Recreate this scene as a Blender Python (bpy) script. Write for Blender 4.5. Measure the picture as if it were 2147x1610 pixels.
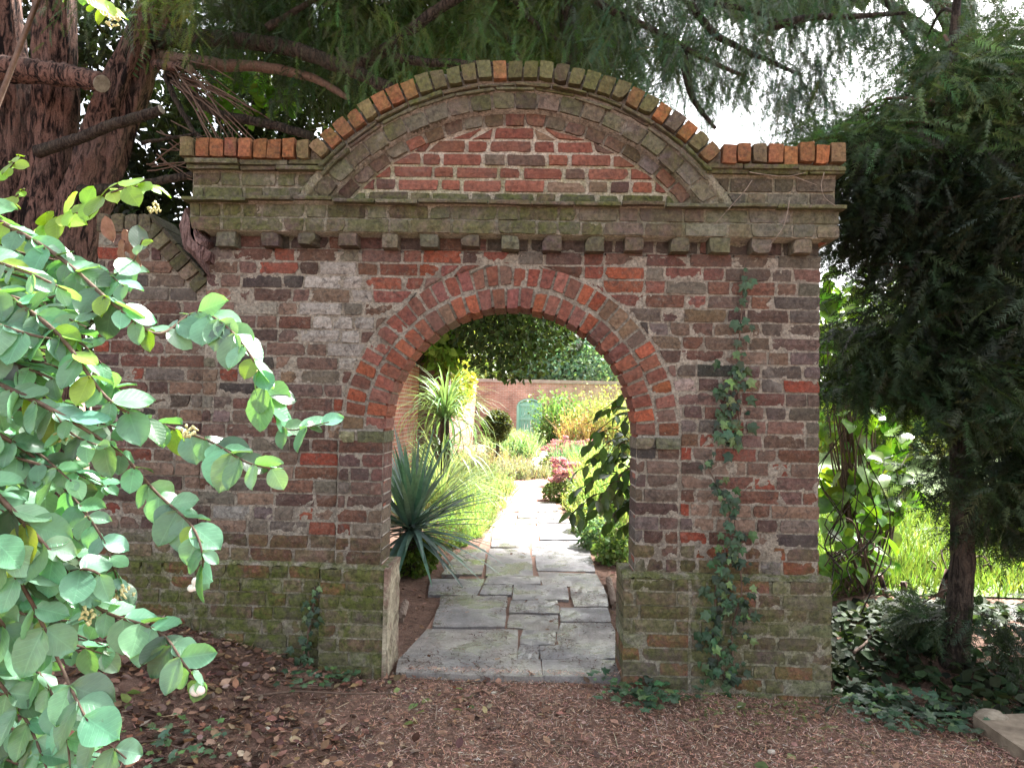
import bpy, math, random
import numpy as np
from mathutils import Vector, Matrix, Euler

for _o in list(bpy.data.objects):
    bpy.data.objects.remove(_o)
rng = np.random.default_rng(7)
random.seed(7)
scene = bpy.context.scene
COL = scene.collection
R = math.radians

# ------------------------------------------------------------------ camera
FPX, PW, PH = 1550.0, 2147.0, 1610.0
_y = np.array([46.5 / FPX, -55 / FPX, 1.0]); _y /= np.linalg.norm(_y)
_z = np.array([math.sin(.02), math.cos(.02), 0.0]); _z -= _z.dot(_y) * _y; _z /= np.linalg.norm(_z)
_x = np.cross(_y, _z)
if _x[0] < 0: _x = -_x
CM = np.stack([_x, _y, _z], 1)              # world vector -> (right, up, forward)
CC = np.array([0.0, -4.0, 1.45])
cam_d = bpy.data.cameras.new('camera')
cam_d.sensor_fit = 'HORIZONTAL'; cam_d.sensor_width = 36.0; cam_d.lens = 36.0 * FPX / PW
cam_d.clip_start = 0.05; cam_d.clip_end = 1500
cam = bpy.data.objects.new('camera', cam_d); COL.objects.link(cam)
_rt, _up, _fw = CM[0], CM[1], CM[2]
cam.matrix_world = Matrix(((_rt[0], _up[0], -_fw[0], CC[0]), (_rt[1], _up[1], -_fw[1], CC[1]), (_rt[2], _up[2], -_fw[2], CC[2]), (0, 0, 0, 1)))
scene.camera = cam

def at(px, py, Y=None, Z=None):
    """world point seen at a pixel of the photograph, at the given depth Y or height Z"""
    d = CM.T @ np.array([(px - PW / 2) / FPX, -(py - PH / 2) / FPX, 1.0])
    t = (Y - CC[1]) / d[1] if Y is not None else (Z - CC[2]) / d[2]
    return CC + t * d

# ------------------------------------------------------------------ world, sun, exposure
SUN_TO = Vector((0.50, 0.62, 0.0)).normalized() * math.cos(R(50)) + Vector((0, 0, math.sin(R(50))))
world = bpy.data.worlds.new('World'); scene.world = world; world.use_nodes = True
wn = world.node_tree; wn.nodes.clear()
sky = wn.nodes.new('ShaderNodeTexSky'); sky.sky_type = 'NISHITA'; sky.sun_disc = False
sky.sun_elevation = R(50); sky.sun_rotation = math.atan2(SUN_TO.x, SUN_TO.y)
sky.air_density = 1.0; sky.dust_density = 3.0; sky.ozone_density = 1.0
hs = wn.nodes.new('ShaderNodeHueSaturation'); hs.inputs['Saturation'].default_value = 0.28
bgn = wn.nodes.new('ShaderNodeBackground'); bgn.inputs['Strength'].default_value = 0.075
wo = wn.nodes.new('ShaderNodeOutputWorld')
wn.links.new(sky.outputs[0], hs.inputs['Color']); wn.links.new(hs.outputs[0], bgn.inputs['Color']); wn.links.new(bgn.outputs[0], wo.inputs['Surface'])
sun_d = bpy.data.lights.new('sun', 'SUN'); sun_d.energy = 5.0; sun_d.angle = R(6); sun_d.color = (1.0, .97, .92)
sun = bpy.data.objects.new('sun', sun_d); COL.objects.link(sun)
sun.rotation_euler = (-SUN_TO).to_track_quat('-Z', 'Y').to_euler()
scene.view_settings.view_transform = 'Standard'; scene.view_settings.look = 'None'
scene.view_settings.gamma = 1.0; scene.view_settings.exposure = 3.08; scene.view_settings.use_curve_mapping = False
scene.render.engine = 'CYCLES'
scene.cycles.max_bounces = 5; scene.cycles.diffuse_bounces = 3; scene.cycles.transmission_bounces = 3; scene.cycles.glossy_bounces = 2
scene.cycles.use_denoising = True

# ------------------------------------------------------------------ material helpers
class NT:
    def __init__(s, name):
        s.m = bpy.data.materials.new(name); s.m.use_nodes = True
        s.t = s.m.node_tree; s.t.nodes.clear()
        s.out = s.n('ShaderNodeOutputMaterial')
    def n(s, kind, **kw):
        nd = s.t.nodes.new(kind)
        for k, v in kw.items():
            if hasattr(nd, k): setattr(nd, k, v)
            else: nd.inputs[k].default_value = v
        return nd
    def l(s, a, b): s.t.links.new(a, b)
    def pos(s):
        return s.n('ShaderNodeNewGeometry').outputs['Position']
    def noise(s, scale, detail=4.0, rough=.55, vec=None, dist=0.0):
        nd = s.n('ShaderNodeTexNoise'); nd.inputs['Scale'].default_value = scale; nd.inputs['Detail'].default_value = detail
        nd.inputs['Roughness'].default_value = rough; nd.inputs['Distortion'].default_value = dist
        s.l(vec if vec is not None else s.pos(), nd.inputs['Vector']); return nd.outputs['Fac']
    def ramp(s, fac, a, b, va=0.0, vb=1.0):
        nd = s.n('ShaderNodeMapRange'); nd.inputs['From Min'].default_value = a; nd.inputs['From Max'].default_value = b
        nd.inputs['To Min'].default_value = va; nd.inputs['To Max'].default_value = vb; s.l(fac, nd.inputs['Value']); return nd.outputs['Result']
    def math(s, op, a, b):
        nd = s.n('ShaderNodeMath', operation=op)
        for i, v in enumerate((a, b)):
            if isinstance(v, (int, float)): nd.inputs[i].default_value = v
            else: s.l(v, nd.inputs[i])
        return nd.outputs[0]
    def mix(s, fac, a, b, blend='MIX'):
        nd = s.n('ShaderNodeMix', data_type='RGBA', blend_type=blend)
        for sock, v in ((nd.inputs[0], fac), (nd.inputs[6], a), (nd.inputs[7], b)):
            if isinstance(v, (int, float)): sock.default_value = v
            elif isinstance(v, tuple): sock.default_value = (*v, 1) if len(v) == 3 else v
            else: s.l(v, sock)
        return nd.outputs[2]
    def attr(s, name='Col'):
        return s.n('ShaderNodeAttribute', attribute_name=name)
    def scale_col(s, col, fac):
        nd = s.n('ShaderNodeVectorMath', operation='SCALE')
        if isinstance(col, tuple): nd.inputs[0].default_value = col
        else: s.l(col, nd.inputs[0])
        if isinstance(fac, (int, float)): nd.inputs['Scale'].default_value = fac
        else: s.l(fac, nd.inputs['Scale'])
        return nd.outputs[0]
    def bump(s, h, strength=.5, dist=.01):
        nd = s.n('ShaderNodeBump'); nd.inputs['Strength'].default_value = strength; nd.inputs['Distance'].default_value = dist
        s.l(h, nd.inputs['Height']); return nd.outputs[0]
    def pbr(s, col, rough=.8, normal=None, spec=.3):
        p = s.n('ShaderNodeBsdfPrincipled')
        if isinstance(col, tuple): p.inputs['Base Color'].default_value = (*col, 1)
        else: s.l(col, p.inputs['Base Color'])
        if isinstance(rough, (int, float)): p.inputs['Roughness'].default_value = rough
        else: s.l(rough, p.inputs['Roughness'])
        p.inputs['Specular IOR Level'].default_value = spec
        if normal is not None: s.l(normal, p.inputs['Normal'])
        return p.outputs[0]
    def done(s, sh):
        s.l(sh, s.out.inputs['Surface']); return s.m

def brick_material(name='weathered_brick', dst=1.0, drk=1.0):
    k = NT(name); a = k.attr('Col')
    col = a.outputs['Color']; moss = a.outputs['Alpha']
    n2 = k.noise(48, 6, .7); n1 = k.noise(11, 4, .6); n3 = k.noise(210, 3, .6)
    c = k.scale_col(col, k.ramp(n2, .28, .72, .32, 1.28))
    dark = k.ramp(k.noise(21, 5, .7, dist=.8), .52, .66, 0, .72*drk)
    c = k.mix(dark, c, (.040, .032, .031))
    dust = k.ramp(k.noise(31, 6, .75, dist=1.4), .55, .67, 0, .55*dst)
    c = k.mix(dust, c, (.225, .192, .155))
    stain = k.ramp(k.noise(2.3, 4, .6), .50, .66, 0, .40*drk)
    c = k.mix(stain, c, (.105, .092, .080))
    pale = k.ramp(k.noise(3.4, 6, .7, dist=.5), .61, .74, 0, .45*dst)
    c = k.mix(pale, c, (.33, .31, .28))
    specks = k.ramp(n3, .65, .71, 0, .5*dst)
    c = k.mix(specks, c, (.47, .44, .40))
    mf = k.math('MULTIPLY', moss, k.ramp(k.noise(9, 6, .75, dist=.6), .36, .58, .05, 1.15))
    c = k.mix(mf, c, k.mix(k.ramp(n2, .3, .7), (.018, .026, .008), (.135, .155, .040)))
    h = k.math('ADD', n2, k.math('MULTIPLY', n3, .45))
    h = k.math('ADD', h, k.math('MULTIPLY', n1, .9))
    return k.done(k.pbr(c, .9, k.bump(h, .9, .011), .2))

def mortar_material():
    k = NT('old_lime_mortar'); a = k.attr('Col'); moss = a.outputs['Alpha']
    n2 = k.noise(75, 6, .72); n1 = k.noise(8, 4, .6); n3 = k.noise(260, 3)
    c = k.mix(k.ramp(n2, .32, .66), (.115, .098, .082), (.44, .40, .335))
    c = k.mix(k.ramp(n1, .50, .68, 0, .6), c, (.11, .088, .072))
    c = k.mix(k.ramp(k.noise(3.4, 6, .7, dist=.5), .62, .76, 0, .5), c, (.42, .39, .35))
    mf = k.math('MULTIPLY', moss, k.ramp(k.noise(9, 6, .75, dist=.6), .36, .58, .05, 1.0))
    c = k.mix(mf, c, k.mix(k.ramp(n2, .3, .7), (.028, .036, .011), (.20, .215, .070)))
    c = k.scale_col(c, k.math('MULTIPLY', k.n('ShaderNodeAttribute', attribute_name='Col').outputs['Fac'], 3.5))
    h = k.math('ADD', n2, k.math('MULTIPLY', n3, .5))
    return k.done(k.pbr(c, .95, k.bump(h, 1.0, .012), .1))

def simple(name, c0, c1, scale=20, rough=.85, bump=.4, bdist=.01, spec=.25, detail=6, dist=0.0):
    k = NT(name); n = k.noise(scale, detail, .65, dist=dist)
    return k.done(k.pbr(k.mix(k.ramp(n, .3, .7), c0, c1), rough, k.bump(n, bump, bdist), spec))

def leaf_material(name, rough=.45, transl=.35, spec=.35, tint=(1.25, 1.2, .55), noise_scale=30, objcol=False, back=None):
    """leaf colour comes from the mesh's Col attribute (or the object's own colour), with veins of tone and light passing through"""
    k = NT(name)
    if objcol:
        oi = k.n('ShaderNodeObjectInfo'); col = oi.outputs['Color']
    else:
        col = k.attr('Col').outputs['Color']
    n = k.noise(noise_scale, 4, .6)
    c = k.scale_col(col, k.ramp(n, .3, .7, .72, 1.3))
    if back:
        g = k.n('ShaderNodeNewGeometry')
        c = k.mix(g.outputs['Backfacing'], c, k.mix(.6, c, back))
    d = k.pbr(c, rough, k.bump(n, .25, .002), spec)
    t = k.n('ShaderNodeBsdfTranslucent')
    tc = k.n('ShaderNodeVectorMath', operation='MULTIPLY'); k.l(c, tc.inputs[0]); tc.inputs[1].default_value = tint
    k.l(tc.outputs[0], t.inputs['Color'])
    m = k.n('ShaderNodeMixShader'); m.inputs[0].default_value = transl
    k.l(d, m.inputs[1]); k.l(t.outputs[0], m.inputs[2])
    return k.done(m.outputs[0])

def bark_material(name, c0, c1, c2, sx=1.0, grain=26):
    k = NT(name)
    g = k.n('ShaderNodeTexCoord')
    mp = k.n('ShaderNodeMapping'); mp.inputs['Scale'].default_value = (1, 1, .22)
    k.l(k.pos(), mp.inputs['Vector'])
    n = k.noise(grain, 7, .65, mp.outputs[0], 1.0); f = k.noise(90, 5, .6)
    big = k.noise(3.5, 4, .6)
    c = k.mix(k.ramp(n, .42, .56), c0, c1)
    c = k.mix(k.ramp(big, .5, .7, 0, .6), c, c2)
    c = k.scale_col(c, k.ramp(f, .3, .7, .7, 1.3))
    h = k.math('ADD', n, k.math('MULTIPLY', f, .3))
    return k.done(k.pbr(c, .85, k.bump(h, 1.0, .06), .2))

def wall_texture(name, c0, c1, cm, sc=1.0, axis='XZ'):
    """far brickwork whose bricks are only a few pixels: courses from the Brick Texture"""
    k = NT(name)
    sp = k.n('ShaderNodeSeparateXYZ'); k.l(k.pos(), sp.inputs[0])
    cb = k.n('ShaderNodeCombineXYZ')
    k.l(sp.outputs['X' if axis == 'XZ' else 'Y'], cb.inputs[0]); k.l(sp.outputs['Z'], cb.inputs[1])
    b = k.n('ShaderNodeTexBrick'); k.l(cb.outputs[0], b.inputs['Vector'])
    b.inputs['Scale'].default_value = 1.0; b.inputs['Mortar Size'].default_value = .007; b.inputs['Brick Width'].default_value = .225; b.inputs['Row Height'].default_value = .075
    b.inputs['Color1'].default_value = (*c0, 1); b.inputs['Color2'].default_value = (*c1, 1); b.inputs['Mortar'].default_value = (*cm, 1)
    n = k.noise(2.2, 6, .65)
    c = k.scale_col(b.outputs['Color'], k.ramp(n, .3, .7, .65, 1.3))
    c = k.mix(k.ramp(k.noise(1.1, 5, .7), .52, .7, 0, .55), c, (.30, .24, .21))
    inv = k.math('SUBTRACT', 1.0, b.outputs['Fac'])
    return k.done(k.pbr(c, .9, k.bump(k.math('ADD', inv, k.math('MULTIPLY', k.noise(60, 5), .6)), .6, .01), .2))

M = {}
M['brick'] = brick_material()
M['brick2'] = brick_material('cleaner_brick', .35, .55)
M['mortar'] = mortar_material()
def render_material():
    k = NT('flaking_lime_render'); n = k.noise(7, 7, .7, dist=.6); f = k.noise(60, 5, .7)
    c = k.mix(k.ramp(n, .34, .62), (.15, .115, .085), (.46, .41, .30))
    c = k.mix(k.ramp(k.noise(4.5, 5, .7), .52, .60, 0, .75), c, (.20, .115, .095))
    c = k.mix(k.ramp(k.noise(11, 5, .7), .56, .66, 0, .6), c, (.10, .115, .045))
    return k.done(k.pbr(k.scale_col(c, k.ramp(f, .3, .7, .65, 1.3)), .95, k.bump(k.math('ADD', n, k.math('MULTIPLY', f, .4)), 1.0, .03), .1))
M['render'] = render_material()
M['leaf'] = leaf_material('foliage', .62, .35, .18)
M['needle'] = leaf_material('yew_needles', .5, .30, .3, (1.3, 1.25, .5))
M['gloss'] = leaf_material('glossy_leaf', .32, .30, .5, (1.4, 1.35, .4), objcol=True)
M['snow'] = leaf_material('snowberry_leaf', .38, .34, .5, (1.35, 1.35, .5), 22, objcol=True, back=(.16, .26, .15))
M['ivy'] = leaf_material('ivy_leaf', .42, .10, .3, (1.2, 1.2, .5), 60, objcol=True)
M['blade'] = leaf_material('blade_leaf', .42, .28, .4, (1.25, 1.2, .6), 18, objcol=True)
M['dead'] = leaf_material('dead_leaf', .75, .12, .2, (1.2, .9, .6), 40)
M['yewbark'] = bark_material('yew_bark', (.010, .006, .006), (.215, .125, .100), (.15, .105, .088))
M['bark'] = bark_material('dark_bark', (.022, .017, .014), (.085, .066, .052), (.06, .062, .04), grain=40)
M['twig'] = simple('twig_bark', (.06, .038, .028), (.17, .115, .085), 60, .8, .4, .004)
M['palestem'] = simple('pale_stem', (.30, .25, .19), (.46, .40, .32), 60, .7, .3, .003)
M['cut'] = simple('cut_wood', (.13, .115, .095), (.33, .30, .25), 22, .85, .3, .004)
M['berry'] = simple('white_berry', (.78, .78, .74), (.86, .86, .83), 30, .35, .1, .002, .5)
# ------------------------------------------------------------------ mesh helpers
def link(name, me, mat=None, parent=None):
    o = bpy.data.objects.new(name, me); COL.objects.link(o)
    if mat is not None and me is not None and not me.materials: me.materials.append(mat)
    if parent is not None: o.parent = parent
    return o

def tag(o, label=None, cat=None, group=None, kind=None):
    if label: o['label'] = label
    if cat: o['category'] = cat
    if group: o['group'] = group
    if kind: o['kind'] = kind
    return o

def thing(name, label, cat, loc=(0, 0, 0), group=None):
    o = bpy.data.objects.new(name, None); COL.objects.link(o); o.location = loc
    o.empty_display_size = .1
    return tag(o, label, cat, group)

def np_mesh(name, V, F, col=None, smooth=False):
    """V (n,3); F (m,k) array of equal-size faces; col (n,4)"""
    V = np.ascontiguousarray(V, dtype=np.float32); F = np.ascontiguousarray(F, dtype=np.int32)
    me = bpy.data.meshes.new(name)
    me.vertices.add(len(V)); me.vertices.foreach_set('co', V.ravel())
    k = F.shape[1]
    me.loops.add(F.size); me.loops.foreach_set('vertex_index', F.ravel())
    me.polygons.add(len(F)); me.polygons.foreach_set('loop_start', np.arange(0, F.size, k, dtype=np.int32))
    try: me.polygons.foreach_set('loop_total', np.full(len(F), k, dtype=np.int32))
    except Exception: pass
    if smooth: me.polygons.foreach_set('use_smooth', np.ones(len(F), dtype=bool))
    if col is not None:
        c = np.ascontiguousarray(col, dtype=np.float32)
        if c.shape[1] == 3: c = np.concatenate([c, np.zeros((len(c), 1), np.float32)], 1)
        at_ = me.attributes.new('Col', 'FLOAT_COLOR', 'POINT'); at_.data.foreach_set('color', c.ravel())
    me.update(calc_edges=True); me.validate()
    return me

def py_mesh(name, verts, faces, col=None, smooth=False):
    me = bpy.data.meshes.new(name); me.from_pydata([tuple(v) for v in verts], [], faces); me.update()
    if smooth: me.polygons.foreach_set('use_smooth', [True] * len(me.polygons))
    if col is not None:
        at_ = me.attributes.new('Col', 'FLOAT_COLOR', 'POINT'); at_.data.foreach_set('color', np.tile(np.array(col, np.float32), len(verts)))
    return me

class MB:
    def __init__(s): s.v = []; s.f = []
    def add(s, v, f):
        b = len(s.v); s.v += [tuple(map(float, q)) for q in v]; s.f += [tuple(i + b for i in q) for q in f]
    def box(s, a, b):
        x0, y0, z0 = a; x1, y1, z1 = b
        s.add([(x0,y0,z0),(x1,y0,z0),(x1,y1,z0),(x0,y1,z0),(x0,y0,z1),(x1,y0,z1),(x1,y1,z1),(x0,y1,z1)],
              [(0,3,2,1),(4,5,6,7),(0,1,5,4),(1,2,6,5),(2,3,7,6),(3,0,4,7)])
    def prism(s, poly, y0, y1):
        n = len(poly)
        s.add([(x, y0, z) for x, z in poly] + [(x, y1, z) for x, z in poly],
              [tuple(range(n)), tuple(range(2*n-1, n-1, -1))] + [(i, i+n, (i+1) % n + n, (i+1) % n) for i in range(n)])
    def tube(s, pts, rad, n=6, cap=True, jit=0.0):
        v, f = tube(pts, rad, n, cap, jit); s.add(v, f)
    def mesh(s, name, col=None, smooth=False): return py_mesh(name, s.v, s.f, col, smooth)
    def build(s, name, mat, parent=None, col=None, smooth=False): return link(name, s.mesh(name, col, smooth), mat, parent)

def smooth_path(pts, n):
    """Catmull-Rom through pts"""
    P = np.array(pts, float); P = np.vstack([2*P[0]-P[1], P, 2*P[-1]-P[-2]])
    out = []
    segs = len(P) - 3
    for t in np.linspace(0, segs - 1e-6, n):
        i = int(t); u = t - i; a, b, c, d = P[i:i+4]
        out.append(.5*((2*b)+(-a+c)*u+(2*a-5*b+4*c-d)*u*u+(-a+3*b-3*c+d)*u**3))
    return np.array(out)

def tube(pts, rad, n=6, cap=True, jit=0.0):
    P = np.array(pts, float); m = len(P)
    rad = np.interp(np.linspace(0, 1, m), np.linspace(0, 1, len(rad)), rad) if not np.isscalar(rad) else np.full(m, rad)
    T = np.gradient(P, axis=0); T /= np.linalg.norm(T, axis=1)[:, None] + 1e-9
    ref = np.array([0, 0, 1.0]) if abs(T[0][2]) < .9 else np.array([1.0, 0, 0])
    V = []; u = np.cross(T[0], ref); u /= np.linalg.norm(u)
    for i in range(m):
        u = u - u.dot(T[i]) * T[i]; u /= np.linalg.norm(u) + 1e-9
        w = np.cross(T[i], u)
        for j in range(n):
            a = 2 * math.pi * j / n
            r = rad[i] * (1 + (jit * (random.random() - .5) * 2 if jit else 0))
            V.append(P[i] + r * (math.cos(a) * u + math.sin(a) * w))
    F = [(i*n+j, i*n+(j+1) % n, (i+1)*n+(j+1) % n, (i+1)*n+j) for i in range(m-1) for j in range(n)]
    if cap: F += [tuple(range(n-1, -1, -1)), tuple((m-1)*n+j for j in range(n))]
    return V, F

# value noise on arrays
_lat = np.random.default_rng(99).random((64, 64, 64))
def vnoise(p):
    p = np.asarray(p, float); i = np.floor(p).astype(int); f = p - i; f = f*f*(3-2*f)
    g = lambda a, b, c: _lat[(i[..., 0]+a) % 64, (i[..., 1]+b) % 64, (i[..., 2]+c) % 64]
    x, y, z = f[..., 0], f[..., 1], f[..., 2]
    l = lambda a, b, t: a + (b-a)*t
    return l(l(l(g(0,0,0), g(1,0,0), x), l(g(0,1,0), g(1,1,0), x), y), l(l(g(0,0,1), g(1,0,1), x), l(g(0,1,1), g(1,1,1), x), y), z)
def fbm(p, o=4):
    p = np.asarray(p, float); s = 0; a = .5; t = 0
    for _ in range(o):
        s = s + a*vnoise(p); t += a; a *= .5; p = p*2.03 + 11.3
    return s/t

def frames(D, N):
    """rotation matrices with columns (side, dir, normal)"""
    D = D/(np.linalg.norm(D, axis=1)[:, None]+1e-9)
    S = np.cross(D, N); S /= np.linalg.norm(S, axis=1)[:, None]+1e-9
    N2 = np.cross(S, D)
    return np.stack([S, D, N2], 2)
def rand_dirs(n, g=None):
    g = g or rng
    v = g.normal(size=(n, 3)); return v/np.linalg.norm(v, axis=1)[:, None]
def scatter(name, TV, TF, Rm, T, S, col, mat, parent=None, smooth=False):
    """one joined mesh of N transformed copies of a small template"""
    n, m = len(T), len(TV)
    S = np.asarray(S, float).reshape(n, 1, -1)
    V = np.einsum('nij,nmj->nmi', Rm, TV[None]*S) + T[:, None]
    F = (np.arange(n)*m)[:, None, None] + TF[None]
    C = np.repeat(np.asarray(col, float), m, axis=0)
    return link(name, np_mesh(name, V.reshape(-1, 3), F.reshape(-1, TF.shape[1]), C, smooth), mat, parent)
def colours(n, base, var=.25, hue=.12, g=None):
    g = g or rng
    b = np.array(base)[None]*(1+var*g.normal(size=(n, 1)).clip(-2, 2)) * (1+hue*g.normal(size=(n, 3)).clip(-2, 2))
    return np.clip(b, .004, .9)

# small templates: lie along +Y, normal +Z
LEAF_V = np.array([(0,0,0),(.34,.38,.06),(0,.45,-.03),(-.34,.38,.06),(.22,.76,.02),(-.22,.76,.02),(0,1,-.08)])
LEAF_F = np.array([(0,1,2),(0,2,3),(2,1,4),(3,2,5),(2,4,6),(2,6,5)])
def needle_spray(pairs=13, nl=.2, drop=.12, seed=0):
    """a flat yew spray of unit length: narrow needles either side of a fine twig"""
    g = np.random.default_rng(seed); V = []; F = []
    def tri(a, b, c): F.append((len(V), len(V)+1, len(V)+2)); V.extend([a, b, c])
    tri((-.008, 0, 0), (.008, 0, 0), (0, 1, -drop))
    for i in range(pairs):
        t = .06+.92*i/(pairs-1); L = nl*(.55+.45*math.sin(math.pi*min(1, t*.9+.15)))*(1+.15*g.normal())
        for s in (-1, 1):
            y = t+.02*g.normal(); z = -drop*t*t; wdt = .024
            an = .95-.25*t+.12*g.normal(); dx, dy = s*L*math.sin(an), L*math.cos(an)
            tri((0, y-wdt, z), (0, y+wdt, z), (dx, y+dy, z-.03*g.random()))
    return np.array(V, float), np.array(F)
SPRAY = [needle_spray(13, .2, .12, i) for i in range(3)]

def leaf_mesh(name, L, W, fold=.15, curl=.2, peak=.45, nx=4, ny=7, wave=0.0, tip=.9, seed=0):
    """a leaf as a curved sheet, base at the origin, along +Y"""
    g = np.random.default_rng(seed); V = []; F = []
    for j in range(ny+1):
        t = j/ny
        w = W*.5*(math.sin(math.pi*min(1, t)**(math.log(.5)/math.log(peak)))**tip if 0 < t < 1 else .02)
        for i in range(nx+1):
            s = 2*i/nx-1
            z = fold*W*.5*abs(s)**1.3 - curl*L*t*t + wave*W*math.sin(t*7+s*2)*abs(s) + .01*L*g.normal()*abs(s)
            V.append((s*w*(1+.03*g.normal()), L*t*(1-.12*curl*t), z))
    for j in range(ny):
        for i in range(nx):
            a = j*(nx+1)+i; F.append((a, a+1, a+nx+2, a+nx+1))
    return py_mesh(name, V, F, smooth=True)
def place(o, pos, d, n, s=1.0):
    d = np.array(d, float); d /= np.linalg.norm(d)+1e-9; n = np.array(n, float)
    sd = np.cross(d, n); sd /= np.linalg.norm(sd)+1e-9; n2 = np.cross(sd, d)
    if np.isscalar(s): s = (s, s, s)
    o.matrix_local = Matrix(((sd[0]*s[0], d[0]*s[1], n2[0]*s[2], pos[0]), (sd[1]*s[0], d[1]*s[1], n2[1]*s[2], pos[1]), (sd[2]*s[0], d[2]*s[1], n2[2]*s[2], pos[2]), (0, 0, 0, 1)))
    return o
def rc(base, var=.2, hue=.1):
    return tuple(float(v) for v in colours(1, base, var, hue)[0]) + (1.0,)

# ------------------------------------------------------------------ ground
def sstep(a, b, x):
    t = np.clip((x-a)/(b-a), 0, 1); return t*t*(3-2*t)
def ground_h(x, y):
    x = np.asarray(x, float); y = np.asarray(y, float)
    left = .29*(1-sstep(-2.35, -.72, x))*sstep(-2.6, -.1, y)*(1-sstep(6, 14, y))
    left = left*(1-.75*sstep(.3, 1.2, y)*sstep(-2.6, -1.0, x))
    right = .16*sstep(1.75, 2.5, x)*sstep(-.35, .5, y)*(1-sstep(2.0, 3.5, y))
    rough = .018*(fbm(np.stack([x*3, y*3, x*0+1], -1), 4)-.5)*(1-sstep(20, 40, np.hypot(x, y)))
    path = np.exp(-((x+.05)/.62)**4)*(1-sstep(26, 30, y))*sstep(-.3, .1, y)
    return left+right+rough*(1-.8*path)-.03*sstep(.2, 1.6, x)*sstep(-1.2, -.1, y)*(1-sstep(.1, .4, y))
xs = np.concatenate([-np.geomspace(4.0, 300, 26)[::-1], np.linspace(-3.9, 3.9, 131), np.geomspace(4.0, 300, 26)])
ys = np.concatenate([-np.geomspace(3.0, 200, 22)[::-1]-1.0, np.linspace(-3.9, 3.0, 116), np.geomspace(3.06, 400, 60)])
gx, gy = np.meshgrid(xs, ys); nxg, nyg = len(xs), len(ys)
gz = ground_h(gx, gy)
gi = np.arange(nxg*nyg).reshape(nyg, nxg)
gF = np.stack([gi[:-1, :-1], gi[:-1, 1:], gi[1:, 1:], gi[1:, :-1]], -1).reshape(-1, 4)
def soil_material():
    k = NT('leafy_soil'); n = k.noise(26, 8, .7); m = k.noise(4.2, 5, .6); f = k.noise(140, 4, .6)
    c = k.mix(k.ramp(n, .3, .7), (.06, .039, .030), (.25, .150, .112))
    c = k.mix(k.ramp(m, .45, .65, 0, .6), c, (.30, .185, .138))
    c = k.scale_col(c, k.ramp(f, .3, .7, .55, 1.45))
    return k.done(k.pbr(c, .95, k.bump(k.math('ADD', n, k.math('MULTIPLY', f, .6)), 1.0, .03), .15))
M['soil'] = soil_material()
ground = link('ground', np_mesh('ground', np.stack([gx, gy, gz], -1).reshape(-1, 3), gF, smooth=True), M['soil']); tag(ground, kind='structure')
def gz_at(x, y): return float(ground_h(x, y))

# ------------------------------------------------------------------ brick archway
CX, ZS, RI = -.13, 1.325, .6725          # opening centre, springing height, intrados radius
PX, PZ, PR = -.138, 1.815, 1.514                    # centre height and outer radius of the curved pediment
arch = thing('brick_archway', 'tall weathered brick gateway with round arch, dentil cornice and curved pediment', 'archway', (CX, .1, 0))
ORG = np.array([CX, .1, 0])
MAINS = [((.105,.062,.056),20),((.150,.074,.056),20),((.165,.106,.086),20),((.23,.068,.045),6),((.155,.130,.110),14),((.060,.052,.050),5),((.195,.13,.098),10),((.30,.27,.235),3)]
def pick(pal):
    w = np.array([p[1] for p in pal], float); i = rng.choice(len(pal), p=w/w.sum())
    return np.array(pal[i][0])*(1+.14*rng.normal())*(1+.05*rng.normal(size=3))
ARCHP = [((.30,.090,.050),6),((.225,.080,.055),6),((.205,.085,.066),4),((.19,.12,.085),2),((.25,.10,.085),3)]
COPE_O = [((.32,.125,.058),5),((.26,.095,.055),3),((.21,.15,.085),3)]
COPE_G = [((.135,.125,.062),6),((.17,.155,.085),3),((.27,.13,.065),2),((.11,.085,.07),1)]
TYMP = [((.225,.085,.062),6),((.21,.085,.062),5),((.13,.078,.064),4),((.17,.115,.085),2)]
MOSSY = [((.145,.125,.095),5),((.12,.085,.072),3),((.18,.165,.13),3),((.09,.075,.062),2)]
def moss_at(x, z):
    m = 0.05
    if z < .62: m = max(m, .75 if x < .4 else .55)
    elif z < .75: m = max(m, .35)
    if 2.36 < z < 2.60: m = max(m, .55 if x < .3 else .28)
    if 2.60 <= z < 2.80: m = max(m, .55 if x < -.9 else .15)
    m *= .55+.9*float(fbm(np.array([x*2.1+3, z*2.1, 4.0]), 3))
    return min(1, max(0, m))
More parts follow.
